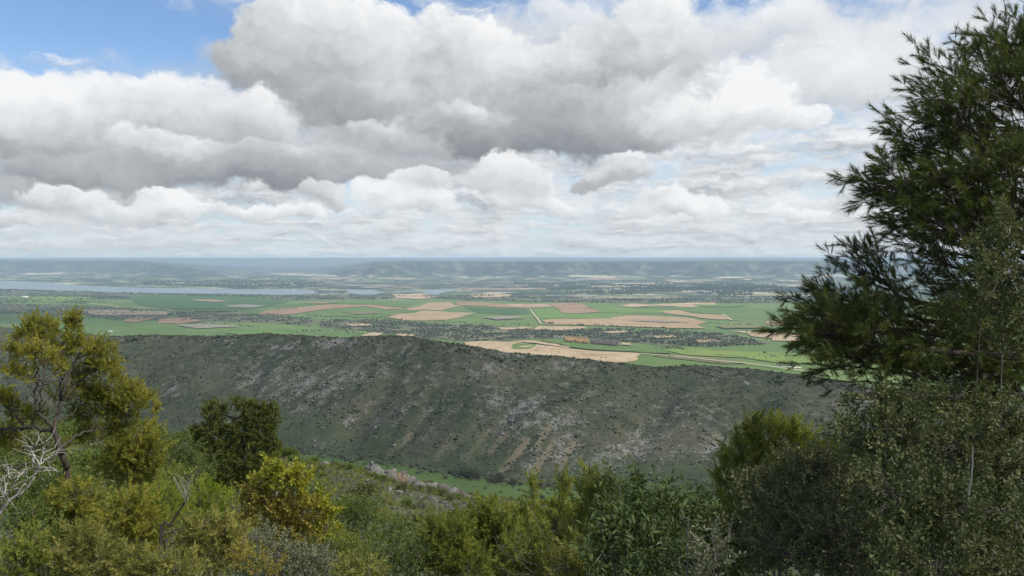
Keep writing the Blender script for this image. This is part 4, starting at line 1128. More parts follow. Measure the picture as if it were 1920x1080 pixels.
def fill_lobes(fol, wood, lobes, kit, size, dens, up=0.45, lean=(0, 0, 0), twig=0.35, twig_r=0.003, tone0=0.45, loose=1.0, core=0.4):
    for C, Rr, tone, fl in lobes:
        n = int(max(6, 4.2 * dens * fl * Rr[0] * Rr[2] / size ** 2))
        d = unit(rng.normal(size=(n, 3)))
        lump = 1 + 0.30 * loose * fbm(d[:, 0] * 1.9 + C[0] * 3.1, d[:, 2] * 1.9 + d[:, 1] * 1.4 + C[2] * 2.3, 3)
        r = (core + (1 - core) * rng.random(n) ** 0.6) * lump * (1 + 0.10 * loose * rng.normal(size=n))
        P = C + d * Rr * r[:, None]
        D = unit(d * 0.65 + np.array([0, 0, up]) + np.array(lean) + rng.normal(0, 0.42, (n, 3)))
        S = size / 0.13 * rng.uniform(0.75, 1.25, n)
        clump = fbm(P[:, 0] / (Rr[0] * 0.5) + 3, P[:, 2] / (Rr[2] * 0.5) + P[:, 1], 2)
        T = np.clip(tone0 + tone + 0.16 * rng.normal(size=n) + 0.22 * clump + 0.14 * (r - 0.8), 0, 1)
        dress(fol, kit, P - D * size * 0.5, D, S, T)
        if wood is not None and twig > 0:
            w = rng.random(n) < twig
            A = C + (P[w] - C) * rng.uniform(0.0, 0.45, (w.sum(), 1)) + rng.normal(0, 0.05, (w.sum(), 3)) * Rr
            E = C + (P[w] - C) * rng.uniform(0.85, 1.22, (w.sum(), 1))
            twigs(wood, A, E, twig_r * rng.uniform(0.6, 1.4, w.sum()))

def limb(bag, pts, r0, r1, n=14, k=7, wob=0.0, tint=0.5):
    P = smooth_line(pts, n)
    if wob: P[1:-1] += rng.normal(0, wob, (n - 2, 3))
    V, F_ = tube(P, np.linspace(r0, r1, n) * (1 + 0.06 * rng.normal(size=n)), k)
    bag.add(V, F_, np.clip(tint + rng.normal(0, 0.12, len(V)), 0, 1))
    return P

def shrub(name, label, cat, lobes, Y, kit, leaf, size, dens, group=None, up=0.45, lean=(0, 0, 0), twig=0.3, twig_r=0.003, stem_r=0.02, tone0=0.45, loose=1.0, core=0.4, bark=None, stems=True, second=None):
    L = lobes_to_world(lobes, Y)
    c = np.mean([l[0] for l in L], 0)
    base = np.array([c[0], c[1], float(height(c[0], c[1])) - 0.05])
    t = thing(name, base, label, cat, group)
    wood = Bag(); fol = Bag()
    if stems:
        for C, Rr, tone, fl in (L if len(L) <= 6 else [L[i] for i in sorted(rng.choice(len(L), 6, replace=False))]):
            j = rng.normal(0, 0.12, 3) * np.array([Rr[0], Rr[0], 0.0])
            limb(wood, [base + j * 0.5, base * 0.55 + C * 0.45 + rng.normal(0, 0.22, 3) * Rr[0], C - np.array([0, 0, Rr[2] * 0.2]), C + np.array([0, 0, Rr[2] * 0.25]) + j], stem_r * rng.uniform(0.45, 0.8), stem_r * 0.12, 12, 5)
    fill_lobes(fol, wood, L, kit, size, dens, up, lean, twig, twig_r, tone0, loose, core)
    if wood.n: tag(wood.build('stem', bark or M_TWIG, t, True, base), kind='stuff')
    tag(fol.build('foliage', LEAF[leaf], t, False, base), kind='stuff')
    if second:
        fo2 = Bag(); L2 = lobes_to_world(second['lobes'], Y)
        fill_lobes(fo2, None, L2, second.get('kit', kit), second.get('size', size), second.get('dens', dens), up, lean, 0, 0, tone0, loose, core)
        tag(fo2.build(second.get('name', 'foliage'), LEAF[second['leaf']], t, False, base), second.get('label'), kind='stuff')
    return t
# ------------------------------------------------------------------ the big pine at the right edge
PY = 5.6
def pw(px, py, dy=0.0): return np.array(at(px, py, PY + dy))
pb = pw(2030, 900, 0.5); pb[2] = float(height(pb[0], pb[1])) - 0.1
pine = thing('pine_tree', pb, 'large dark pine at the right edge with long needle-tufted branches reaching left', 'tree')
tb = Bag()
limb(tb, [pb, pw(2022, 900, 0.45), pw(2008, 650, 0.4), pw(1990, 400, 0.35), pw(1975, 200, 0.3), pw(1962, 60, 0.3), pw(1955, -10, 0.3)], 0.13, 0.02, 40, 10, 0.006, 0.45)
tb.build('trunk', M_BARK, pine, True, pb)
# each limb: start on the trunk, way points, tip (column, row, depth offset), and how leafy it is
BR = [
    ([(1966, 190, .3), (1930, 150, .1), (1908, 115, 0), (1897, 88, -.1)], 1.0),
    ([(1970, 250, .3), (1935, 220, .0), (1895, 175, -.2), (1860, 130, -.2)], .9),
    ([(1972, 290, .3), (1900, 240, .2), (1820, 185, .3), (1775, 140, .3)], 1.0),
    ([(1974, 330, .3), (1885, 285, .5), (1810, 235, .6), (1756, 200, .6)], 1.0),
    ([(1976, 360, .3), (1900, 320, -.3), (1840, 270, -.4), (1795, 225, -.5)], 1.0),
    ([(1980, 420, .3), (1880, 360, -.1), (1785, 300, -.2), (1716, 262, -.2)], 1.1),
    ([(1982, 450, .3), (1850, 385, .4), (1760, 345, .5), (1700, 318, .5)], 1.1),
    ([(1984, 480, .3), (1840, 410, -.2), (1740, 372, -.4), (1664, 352, -.4)], 1.15),
    ([(1986, 520, .4), (1860, 450, .5), (1765, 398, .7), (1690, 382, .7)], 1.1),
    ([(1988, 545, .4), (1870, 480, -.4), (1790, 435, -.6), (1720, 405, -.6)], .8),
    ([(1990, 580, .4), (1880, 540, .3), (1790, 500, .4), (1715, 455, .4)], .8),
    ([(1992, 610, .4), (1850, 585, .2), (1700, 560, .3), (1660, 530, .3), (1615, 505, .3)], .95),
    ([(1994, 640, .4), (1850, 610, .5), (1720, 600, .6), (1640, 572, .6), (1580, 562, .6)], 1.0),
    ([(1998, 680, .4), (1860, 660, 0), (1730, 640, -.1), (1620, 615, -.2), (1528, 613, -.2)], 1.15),
    ([(2000, 700, .4), (1860, 680, .3), (1740, 690, .4), (1650, 662, .4), (1575, 645, .4)], .9),
    ([(2002, 720, .4), (1880, 704, -.2), (1760, 712, -.3), (1660, 692, -.4), (1580, 688, -.4)], .8),
    ([(2004, 760, .4), (1890, 745, .5), (1790, 730, .6), (1700, 722, .6), (1600, 716, .6)], .6),
    ([(1996, 660, .4), (1850, 640, .3), (1700, 620, .5), (1600, 605, .5), (1550, 592, .5)], 1.3),
    ([(1998, 690, .4), (1850, 665, -.4), (1700, 655, -.5), (1610, 640, -.5), (1560, 626, -.5)], 1.3),
    ([(2000, 690, .4), (1930, 670, .0), (1870, 640, -.3), (1820, 600, -.5)], 1.2),
    ([(2000, 720, .4), (1940, 700, .6), (1880, 680, .8), (1810, 690, .9)], 1.2),
    ([(1994, 620, .4), (1930, 590, .7), (1870, 560, .9), (1800, 540, 1.0)], 1.2),
    ([(2002, 760, .4), (1940, 745, -.2), (1870, 735, -.3), (1780, 745, -.3)], 1.0),
    ([(1990, 570, .4), (1900, 520, .8), (1810, 480, 1.0), (1750, 470, 1.0)], 1.0),
    ([(1980, 430, .3), (1930, 400, -.4), (1870, 370, -.6), (1800, 345, -.7)], 1.2),
    ([(1978, 390, .3), (1930, 340, .6), (1880, 300, .8), (1830, 275, .9)], 1.2),
    ([(1984, 500, .3), (1920, 440, .6), (1840, 400, .9), (1770, 370, 1.0)], 1.2),
    ([(1974, 310, .3), (1950, 250, -.2), (1915, 200, -.4), (1885, 165, -.5)], 1.0),
    ([(1968, 220, .3), (1955, 180, .5), (1935, 140, .6), (1918, 100, .6)], 1.0),
]
for k in range(13):                                       # the boughs on the side that the picture cuts off
    y0 = 60 + 55 * k + random.uniform(-15, 15); L_ = 110 + 22 * k; sg = random.choice((-.9, -.4, .4, .9))
    BR.append(([(1972 + y0 / 22, y0 + 60, .35), (2010 + L_ * .4, y0 + 10, .35 + sg * .5), (2020 + L_ * .8, y0 - 30, .35 + sg), (2030 + L_ * 1.2, y0 - 50, .35 + sg * 1.3)], .9))
BR.append(([(1962, 40, .3), (1968, -10, .3), (1975, -50, .3)], 1.0)); BR.append(([(1966, 80, .3), (1995, 20, .5), (2010, -20, .6)], 1.0))
needles = Bag(); fine_w = Bag(); sprP, sprD, sprS, sprT = [], [], [], []
cones = []
for pts, leafy in BR:
    bb = Bag()
    W = [pw(*p) for p in pts]
    Lb = sum(np.linalg.norm(W[i + 1] - W[i]) for i in range(len(W) - 1))
    thick = 0.010 + 0.014 * min(1.6, Lb)
    Pm = limb(bb, W, thick, 0.004, 22, 6, 0.008, 0.4)
    Dm = unit(np.gradient(Pm, axis=0))
    ns = int(12 + 10 * Lb)
    for t in np.linspace(0.14, 1.0, ns) + rng.normal(0, 0.015, ns):
        f = np.clip(t, 0.1, 0.999) * 21; i = int(f); p = Pm[i] + (Pm[min(i + 1, 21)] - Pm[i]) * (f - i); d = Dm[i]
        side = unit(np.cross(d, rng.normal(size=3))); side = unit(side * np.array([1, 0.8, 0.75]) + np.array([-0.10, 0, 0.34]))
        sd = unit(d * rng.uniform(0.75, 1.25) + side * rng.uniform(0.7, 1.35)) if t < 0.97 else d
        sl_ = rng.uniform(0.19, 0.44) * (1.15 - 0.64 * t)
        e = p + sd * sl_; e[2] += 0.06 * sl_
        Q = smooth_line([p, p + sd * sl_ * 0.5 + rng.normal(0, 0.012, 3), e], 7)
        V, F_ = tube(Q, np.linspace(0.0055, 0.0022, 7), 4); bb.add(V, F_, 0.35)
        if rng.random() < 0.035: cones.append((p + np.array([0, 0, -0.03]), d))
        nt_w = int(3 + 10 * sl_ * leafy * 1.15)
        for q in np.linspace(0.25, 1.0, nt_w):
            if rng.random() > leafy * (0.62 if t > 0.4 else 0.40) and q < 0.9: continue
            j = min(5, int(q * 6)); b0 = Q[j] + (Q[j + 1] - Q[j]) * (q * 6 - j)
            td = unit(sd + (0 if q > 0.97 else 1) * unit(np.cross(sd, rng.normal(size=3)) + np.array([-0.12, 0, 0.30])) * rng.uniform(0.45, 0.9))
            tl_ = rng.uniform(0.06, 0.17)
            twigs(fine_w, b0[None], (b0 + td * tl_)[None], 0.0022, 0.05)
            tone_ = 0.36 + 0.15 * rng.normal() + 0.12 * (pts[-1][1] > 520)
            for s_, sp_ in ((tl_, 0.10), (tl_ * 0.9, 0.5), (tl_ * 0.75, 0.5), (0.2 * tl_, 0.4)):
                if s_ < 0.5 * tl_ and rng.random() < 0.72: continue
                sprP.append(b0 + td * s_); sprD.append(td + rng.normal(0, sp_, 3)); sprS.append(rng.uniform(0.66, 1.05)); sprT.append(tone_ + 0.06 * rng.normal())
    bb.build('branch', M_BARK, pine, True, pb)
dress(needles, 'pine', np.array(sprP), np.array(sprD), np.array(sprS), np.clip(np.array(sprT), 0, 1))
tag(needles.build('needles', LEAF['pine'], pine, False, pb), kind='stuff')
tag(fine_w.build('twigs', M_BARK, pine, True, pb), kind='stuff')
cones += [(pw(1688, 392, -.3), np.array([0, 0, 1.0])), (pw(1606, 612, -.3), np.array([0, 0, 1.0]))]
M_CONE = plain_mat('pine_cone', (0.060, 0.042, 0.032), 0.7)
v, f = ICO2
for p, d in cones[:16]:
    q = v * np.array([0.021, 0.021, 0.040]) * (1 + 0.10 * np.sign(np.sin(v[:, 2:3] * 14 + np.arctan2(v[:, 1:2], v[:, 0:1]) * 5)))
    q[:, :2] *= (1.05 - 0.45 * v[:, 2:3])
    q = np.einsum('ij,kj->ki', frames((d + np.array([0, 0, -1.0]))[None], np.zeros(1))[0], q) + p - pb
    link_mesh('pine_cone', q, f, M_CONE, pine, True)
print('pine sprigs', len(sprP), 'cones', len(cones))

# ------------------------------------------------------------------ holm oak in front of it
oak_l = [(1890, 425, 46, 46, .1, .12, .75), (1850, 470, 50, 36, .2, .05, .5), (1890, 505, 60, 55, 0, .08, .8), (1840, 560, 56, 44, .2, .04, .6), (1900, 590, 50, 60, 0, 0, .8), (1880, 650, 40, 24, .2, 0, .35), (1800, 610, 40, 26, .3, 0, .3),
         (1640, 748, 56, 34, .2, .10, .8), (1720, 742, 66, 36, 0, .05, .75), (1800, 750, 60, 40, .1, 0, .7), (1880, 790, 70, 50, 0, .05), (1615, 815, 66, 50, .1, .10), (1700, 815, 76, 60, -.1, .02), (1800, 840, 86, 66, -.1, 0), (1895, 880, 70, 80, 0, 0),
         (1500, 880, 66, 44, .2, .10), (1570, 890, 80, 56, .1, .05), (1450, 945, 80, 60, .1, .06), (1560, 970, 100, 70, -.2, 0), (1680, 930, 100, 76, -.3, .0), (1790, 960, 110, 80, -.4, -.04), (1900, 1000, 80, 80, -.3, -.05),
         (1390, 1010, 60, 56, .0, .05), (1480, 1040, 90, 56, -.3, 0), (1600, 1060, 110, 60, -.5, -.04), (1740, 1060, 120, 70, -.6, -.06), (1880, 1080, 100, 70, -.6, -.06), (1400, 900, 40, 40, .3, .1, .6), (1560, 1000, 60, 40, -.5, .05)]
kerm = [l for l in oak_l if l[0] < 1610 and l[1] > 860]
oak_l = [l for l in oak_l if not (l[0] < 1610 and l[1] > 860)]
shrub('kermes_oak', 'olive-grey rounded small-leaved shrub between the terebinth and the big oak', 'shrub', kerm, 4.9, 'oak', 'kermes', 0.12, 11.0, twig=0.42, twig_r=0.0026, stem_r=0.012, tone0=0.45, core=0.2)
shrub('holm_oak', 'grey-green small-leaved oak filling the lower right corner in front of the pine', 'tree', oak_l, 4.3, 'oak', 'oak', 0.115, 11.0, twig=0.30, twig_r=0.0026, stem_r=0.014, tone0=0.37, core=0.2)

# ------------------------------------------------------------------ right of centre: rounded juniper, terebinth, their neighbours
shrub('juniper_bush', 'rounded feathery yellow-green juniper behind the oak right of centre', 'shrub',
      [(1412, 800, 24, 22), (1445, 815, 46, 34), (1492, 812, 36, 22), (1390, 850, 40, 40), (1440, 870, 60, 40), (1520, 850, 50, 40), (1365, 905, 30, 50), (1430, 930, 60, 50), (1520, 905, 60, 50), (1555, 850, 26, 26)], 7.6, 'juniper_fine', 'green', 0.13, 8, up=0.8, stem_r=0.03, tone0=0.55)
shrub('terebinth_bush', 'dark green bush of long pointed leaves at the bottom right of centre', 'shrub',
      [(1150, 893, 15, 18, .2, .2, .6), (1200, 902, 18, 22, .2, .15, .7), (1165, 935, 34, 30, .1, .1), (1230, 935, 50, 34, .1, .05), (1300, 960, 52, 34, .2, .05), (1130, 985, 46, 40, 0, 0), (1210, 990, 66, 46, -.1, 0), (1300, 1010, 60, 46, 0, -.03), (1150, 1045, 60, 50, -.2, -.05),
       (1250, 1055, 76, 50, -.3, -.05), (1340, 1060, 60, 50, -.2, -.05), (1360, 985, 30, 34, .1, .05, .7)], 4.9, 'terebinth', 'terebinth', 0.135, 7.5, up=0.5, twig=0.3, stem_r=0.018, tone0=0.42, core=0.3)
shrub('grey_bush', 'pale grey-leaved spindly shrub between the terebinth and the oak at the bottom edge', 'shrub',
      [(1340, 1030, 44, 44), (1300, 1080, 50, 40), (1290, 990, 26, 30, 0, 0, .5)], 4.2, 'small', 'grey', 0.10, 5, twig=0.6, stem_r=0.012)
JUN = [
    ('slender yellow-green juniper spire rising into the valley strip just left of the terebinth', [(1106, 885, 11, 16), (1120, 910, 20, 22), (1150, 920, 24, 24), (1110, 940, 36, 34), (1090, 985, 40, 40)], 7.4, 'green', .6),
    ('narrow juniper tip crossing the green valley strip, second from the terebinth', [(1055, 896, 12, 15), (1060, 920, 13, 18), (1050, 955, 30, 26), (1040, 985, 40, 40), (1060, 1030, 44, 50)], 8.4, 'green', .6),
    ('little round-headed juniper crossing the green valley strip, third from the terebinth', [(998, 903, 13, 12), (1000, 922, 9, 14), (996, 958, 28, 20), (985, 985, 46, 36)], 9.2, 'green', .58),
    ('broad feathery juniper at the bottom centre under the valley strip', [(905, 952, 26, 20), (925, 972, 44, 30), (890, 985, 40, 34), (950, 1000, 50, 40), (915, 1035, 60, 50)], 9.6, 'green', .5),
    ('feathery juniper with bare grey twigs at the bottom centre edge', [(985, 1030, 50, 44), (1030, 1060, 56, 40), (960, 1075, 50, 40)], 6.6, 'green', .5),
    ('olive juniper rounding up left of the bottom centre', [(845, 1000, 44, 36), (830, 1040, 50, 46), (880, 1060, 50, 50), (815, 1000, 30, 28)], 8.6, 'green', .4),
    ('pale straw-green juniper tuft beside the spire of juniper', [(1060, 1060, 46, 40), (1100, 1040, 36, 40)], 5.8, 'straw', .4),
]
for lb, lob, Y, leaf, tn in JUN:
    shrub('juniper_bush', lb, 'shrub', lob, Y, 'juniper_fine', leaf, 0.13, 7.5, 'junipers at the bottom centre', up=0.8, stem_r=0.02, tone0=tn, twig=0.55, twig_r=0.0032)

# tangled dead twigs in front of them, and a dry stalk in the oak
tb_ = np.array(at(1050, 1110, 6.0)); tb_[2] = float(height(tb_[0], tb_[1])) - 0.05
tg = thing('bare_shrub', tb_, 'tangle of bare grey twigs at the bottom edge left of the terebinth', 'dead shrub')
for pts in [[(1050, 1110), (1046, 1075), (1022, 1012), (1000, 968)], [(1050, 1110), (1062, 1050), (1090, 1015), (1062, 985)], [(1060, 1090), (1112, 1040), (1078, 997), (1046, 978)], [(1040, 1110), (975, 1050), (968, 1005)], [(1044, 1090), (1005, 1060), (950, 1040), (930, 1018)],
            [(1055, 1100), (1085, 1075), (1130, 1050), (1150, 1020)], [(1048, 1085), (1040, 1020), (1048, 960)], [(1045, 1100), (1000, 1080), (960, 1075), (925, 1060)]]:
    b = Bag(); Pm = limb(b, [np.array(at(a, c, 6.0 + rng.uniform(-.25, .15))) for a, c in pts], .0038, .0012, 16, 5, 0.006, 0.3)
    for k in range(7):
        i = rng.integers(4, 15); d = unit(rng.normal(size=3) + np.array([0, 0, 0.5])); limb(b, [Pm[i], Pm[i] + d * 0.07 + rng.normal(0, .02, 3), Pm[i] + d * rng.uniform(.10, .24)], 0.0020, 0.0008, 5, 3, 0.005, 0.5)
    b.build('twig', M_TWIG, tg, True, tb_)
sb_ = np.array(at(1815, 935, 3.75))
st_ = thing('dry_stalk', sb_, 'single pale dry stalk standing upright in the big oak foliage', 'twig')
b = Bag(); limb(b, [sb_, np.array(at(1822, 885, 3.72)), np.array(at(1824, 836, 3.7))], .004, .0022, 10, 5, 0.001, 0.8); b.build('stem', M_DEAD, st_, True, sb_)

# ------------------------------------------------------------------ the gnarled juniper at the left
JY = 8.0
def jw(px, py, dy=0.0): return np.array(at(px, py, JY + dy))
jb = jw(140, 960); jb[2] = float(height(jb[0], jb[1])) - 0.1
jun = thing('juniper_tree', jb, 'tall gnarled juniper with dark forked trunk and ragged olive-yellow tufts at the left', 'tree')
b = Bag(); limb(b, [jb, jw(140, 950), jw(128, 895), jw(116, 850, -.1), (jw(100, 805, -.1))], 0.038, 0.027, 26, 9, 0.008, 0.25); b.build('trunk', M_BARK, jun, True, jb)
JB = [([(100, 805, -.1), (112, 765, 0), (118, 735, 0), (132, 700, .1), (150, 668, .2), (168, 648, .2)], .040, .010), ([(112, 765, 0), (114, 720, .2), (116, 690, .2), (116, 640, .3), (128, 610, .3)], .026, .008), ([(100, 805, -.1), (78, 778, -.2), (66, 755, -.2), (68, 700, -.2), (68, 640, -.1), (70, 612, -.1)], .034, .008),
      ([(76, 775, -.2), (78, 730, -.3), (80, 690, -.3), (60, 660, -.3)], .016, .006), ([(104, 808, -.1), (60, 801, .1), (30, 804, .2), (-20, 806, .3)], .036, .020), ([(46, 802, .1), (28, 775, .2), (8, 760, .3)], .020, .008), ([(118, 838, -.1), (150, 815, .1), (178, 804, .2), (215, 795, .3), (245, 760, .3)], .026, .008),
      ([(110, 790, 0), (140, 770, .2), (170, 745, .3), (200, 720, .4)], .018, .006), ([(122, 745, 0), (150, 715, .2), (185, 690, .2), (200, 670, .2)], .016, .006), ([(135, 700, .1), (160, 698, .2), (190, 690, .3)], .010, .005), ([(116, 850, -.1), (90, 862, -.2), (60, 868, -.2), (30, 880, -.1)], .020, .008)]
for pts, r0, r1 in [(p, a * 0.54, c * 0.7) for p, a, c in JB]:
    b = Bag(); Pm = limb(b, [jw(*p) for p in pts], r0, r1, 22, 7, 0.010, 0.3)
    for k in range(9):
        i = rng.integers(6, 21); d = unit(rng.normal(size=3) + np.array([0, 0, 0.5])); limb(b, [Pm[i], Pm[i] + d * 0.12 + rng.normal(0, .03, 3), Pm[i] + d * rng.uniform(.2, .4)], 0.006, 0.002, 6, 4, 0.006, 0.5)
    b.build('branch', M_BARK, jun, True, jb)
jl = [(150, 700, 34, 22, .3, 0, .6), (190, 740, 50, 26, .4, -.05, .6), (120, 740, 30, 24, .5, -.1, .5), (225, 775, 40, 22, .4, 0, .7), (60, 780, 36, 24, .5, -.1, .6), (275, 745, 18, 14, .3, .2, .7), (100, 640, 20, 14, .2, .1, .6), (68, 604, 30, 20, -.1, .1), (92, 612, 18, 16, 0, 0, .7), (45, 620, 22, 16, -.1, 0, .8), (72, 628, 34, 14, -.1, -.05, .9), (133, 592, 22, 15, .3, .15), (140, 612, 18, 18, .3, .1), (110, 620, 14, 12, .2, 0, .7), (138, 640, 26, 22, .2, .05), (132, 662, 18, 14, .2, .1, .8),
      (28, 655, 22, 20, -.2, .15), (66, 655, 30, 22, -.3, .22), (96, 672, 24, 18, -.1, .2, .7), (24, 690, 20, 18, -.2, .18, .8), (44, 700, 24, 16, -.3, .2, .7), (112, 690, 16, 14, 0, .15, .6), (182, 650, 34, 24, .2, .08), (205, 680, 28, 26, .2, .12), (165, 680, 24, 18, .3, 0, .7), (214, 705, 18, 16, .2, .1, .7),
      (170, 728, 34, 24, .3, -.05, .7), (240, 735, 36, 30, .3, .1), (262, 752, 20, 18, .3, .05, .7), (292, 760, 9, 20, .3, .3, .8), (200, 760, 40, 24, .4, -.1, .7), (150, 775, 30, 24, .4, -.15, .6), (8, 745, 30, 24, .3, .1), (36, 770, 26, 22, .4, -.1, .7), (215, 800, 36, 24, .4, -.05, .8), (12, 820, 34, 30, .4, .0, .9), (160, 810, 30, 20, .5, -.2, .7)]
fw = Bag(); fo = Bag()
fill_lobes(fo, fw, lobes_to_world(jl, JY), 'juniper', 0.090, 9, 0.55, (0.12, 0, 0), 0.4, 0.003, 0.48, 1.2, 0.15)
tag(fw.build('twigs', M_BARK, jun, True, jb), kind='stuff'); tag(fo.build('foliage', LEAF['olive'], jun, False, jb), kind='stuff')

# bleached dead branches at the left edge
db = np.array(at(-22, 1010, 5.6)); db[2] = float(height(db[0], db[1])) - 0.05
dead = thing('dead_shrub', db, 'bleached bare grey branches sticking up at the left edge', 'dead shrub')
def dw(px, py, dy=0.0): return np.array(at(px, py, 5.6 + dy))
b = Bag(); limb(b, [db, dw(-16, 1000), dw(-4, 968), dw(10, 950), dw(28, 932), dw(50, 915), dw(66, 890), dw(74, 868)], .015, .006, 24, 7, 0.004, 0.7); b.build('stem', M_DEAD, dead, True, db)
DB = [[(2, 960), (8, 925), (14, 905), (40, 885), (74, 872)], [(66, 890), (78, 860), (82, 835), (88, 815)], [(74, 872), (62, 850), (46, 842)], [(40, 885), (28, 890), (6, 910), (-6, 925)], [(12, 940), (10, 910), (4, 890)], [(76, 870), (100, 850), (118, 838)], [(50, 880), (30, 900), (12, 930)], [(20, 898), (14, 880), (18, 868)], [(64, 868), (58, 848), (66, 830)], [(30, 930), (50, 900), (44, 880)],
      [(70, 880), (90, 876), (112, 884)], [(8, 930), (-4, 905), (-8, 890)]]
for pts in DB:
    b = Bag(); Pm = limb(b, [dw(*p, rng.uniform(-.1, .1)) for p in pts], .0055, .0018, 14, 5, 0.004, 0.75)
    for k in range(5):
        i = rng.integers(3, 13); d = unit(rng.normal(size=3) + np.array([0, 0, 0.4])); limb(b, [Pm[i], Pm[i] + d * 0.06 + rng.normal(0, .015, 3), Pm[i] + d * rng.uniform(.08, .2)], 0.0035, 0.0012, 5, 3, 0.004, 0.8)
    b.build('twig', M_DEAD, dead, True, db)

# dark bare stem with a broom of pale twigs
bb_ = np.array(at(290, 1030, 6.4)); bb_[2] = float(height(bb_[0], bb_[1])) - 0.05
br = thing('bare_shrub', bb_, 'leaning dark bare stem ending in a broom of thin pale twigs, lower left', 'dead shrub')
def bw(px, py, dy=0.0): return np.array(at(px, py, 6.4 + dy))
b = Bag(); limb(b, [bb_, bw(300, 1010), bw(320, 985), bw(335, 960), bw(350, 938)], .016, .008, 14, 6, 0.004, 0.2)
limb(b, [bw(300, 1010), bw(325, 995), bw(350, 985)], .008, .003, 8, 5, 0.004, 0.4); limb(b, [bw(318, 987), bw(340, 975), bw(362, 962)], .006, .002, 8, 5, 0.004, 0.6); b.build('stem', M_BARK, br, True, bb_)
for k in range(16):
    e = bw(326 + rng.uniform(-6, 46), 878 + rng.uniform(0, 30), rng.uniform(-.2, .2)); s_ = bw(350, 938) + rng.normal(0, .01, 3)
    b = Bag(); limb(b, [s_, (s_ + e) / 2 + rng.normal(0, .018, 3), e], .0022, .0010, 8, 4, 0.001, 0.5); b.build('twig', M_DEAD, br, True, bb_)

# ------------------------------------------------------------------ thicket of junipers and leafy shrubs at the lower left
THK = [
    ('olive juniper with orange-tinged tips directly right of the gnarled juniper trunk', [(255, 815, 50, 30, 0, .1), (235, 845, 50, 34), (280, 850, 40, 34), (215, 870, 44, 30, 0, -.1), (260, 880, 50, 30, 0, -.1)], 9.0, 'olive', .42, 'juniper'),
    ('dense green shrub on the slope behind the olive juniper', [(300, 830, 40, 24), (345, 838, 36, 22), (320, 865, 50, 30), (370, 880, 40, 34)], 16.0, 'dark', .5, 'small'),
    ('bushy juniper at the foot of the gnarled trunk', [(140, 930, 44, 34, 0, .1), (105, 945, 40, 34), (160, 975, 50, 40, 0, -.05), (110, 985, 40, 40, 0, -.1)], 7.4, 'olive', .42, 'juniper'),
    ('bright lime-green shrub right of the broom of twigs', [(385, 920, 34, 22), (410, 935, 28, 24), (370, 945, 36, 26), (395, 965, 40, 26)], 10.5, 'lime', .45, 'small'),
    ('bright lime-green shrub left of the broom of twigs', [(300, 918, 28, 20), (315, 940, 30, 26), (285, 945, 30, 28), (322, 965, 26, 24)], 10.2, 'lime', .4, 'small'),
    ('wide olive juniper with yellow tips in the middle of the thicket', [(250, 945, 50, 34, 0, .05), (225, 975, 44, 36), (285, 985, 40, 36, 0, .05), (260, 1015, 56, 36, 0, -.05)], 7.0, 'olive', .50, 'juniper'),
    ('yellowish straw juniper right of the dark bare stem', [(385, 985, 44, 34), (420, 1000, 40, 36, 0, .1), (400, 1035, 60, 44), (360, 1020, 36, 36)], 6.8, 'straw', .55, 'juniper'),
    ('close pale green juniper at the bottom edge under the gnarled trunk', [(150, 1010, 40, 30, 0, .1), (135, 1045, 46, 36), (190, 1040, 40, 34), (170, 1075, 60, 30)], 5.0, 'straw', .42, 'juniper'),
    ('close juniper with short curled sprays at the bottom edge, left of the pale green one', [(60, 1020, 44, 34, 0, 0), (30, 1050, 50, 40), (90, 1065, 50, 36)], 5.0, 'green', .45, 'juniper'),
    ('dark green shrub at the left edge under the bleached branches', [(60, 960, 40, 34), (30, 985, 44, 36), (80, 990, 36, 30)], 6.4, 'dark', .5, 'small'),
    ('pale juniper with tight sprays along the bottom edge right of the dark stem base', [(250, 1050, 40, 30, 0, .1), (295, 1055, 44, 30), (340, 1070, 46, 30), (230, 1080, 50, 24)], 5.0, 'straw', .45, 'juniper'),
    ('rusty-leaved low shrub at the bottom edge left of centre', [(470, 1050, 34, 24), (500, 1065, 30, 20), (440, 1040, 20, 20)], 6.4, 'rusty', .5, 'small'),
    ('grey-green shrub under the yellow-leaved tree', [(520, 1030, 54, 30), (570, 1045, 50, 34), (480, 1010, 36, 24), (600, 1060, 40, 30)], 8.0, 'grey', .45, 'small'),
    ('dark green leafy shrub right of the yellow-leaved tree', [(665, 945, 30, 18), (690, 960, 34, 26), (650, 970, 36, 30), (680, 990, 40, 26)], 17.0, 'dark', .6, 'small'),
    ('second dark green leafy shrub below it towards the bottom centre', [(735, 990, 44, 24), (770, 1005, 36, 26), (720, 1015, 40, 26)], 14.5, 'dark', .6, 'small'),
    ('dark shrub at the bottom edge left of the bottom centre juniper', [(735, 1045, 36, 40), (770, 1060, 40, 40), (790, 1030, 30, 26)], 8.4, 'dark', .45, 'small'),
    ('olive-green shrub at the bottom edge under the slope', [(640, 1020, 36, 26), (620, 1050, 36, 30), (670, 1045, 40, 34)], 9.6, 'green', .35, 'small'),
    ('straw-coloured juniper at the bottom edge beneath the two dark shrubs', [(655, 1065, 34, 24), (690, 1075, 36, 20)], 6.0, 'straw', .55, 'juniper'),
]
for lb, lob, Y, leaf, tn, kit in THK:
    shrub('juniper_bush' if kit == 'juniper' else 'leafy_shrub', lb, 'shrub', lob, Y, kit, leaf, 0.105 if Y < 6 else 0.13 if Y < 11 else 0.2, 8.5 if kit == 'juniper' else 8, 'thicket on the near slope', up=0.5, tone0=tn, twig=0.32, twig_r=0.003, core=0.3)

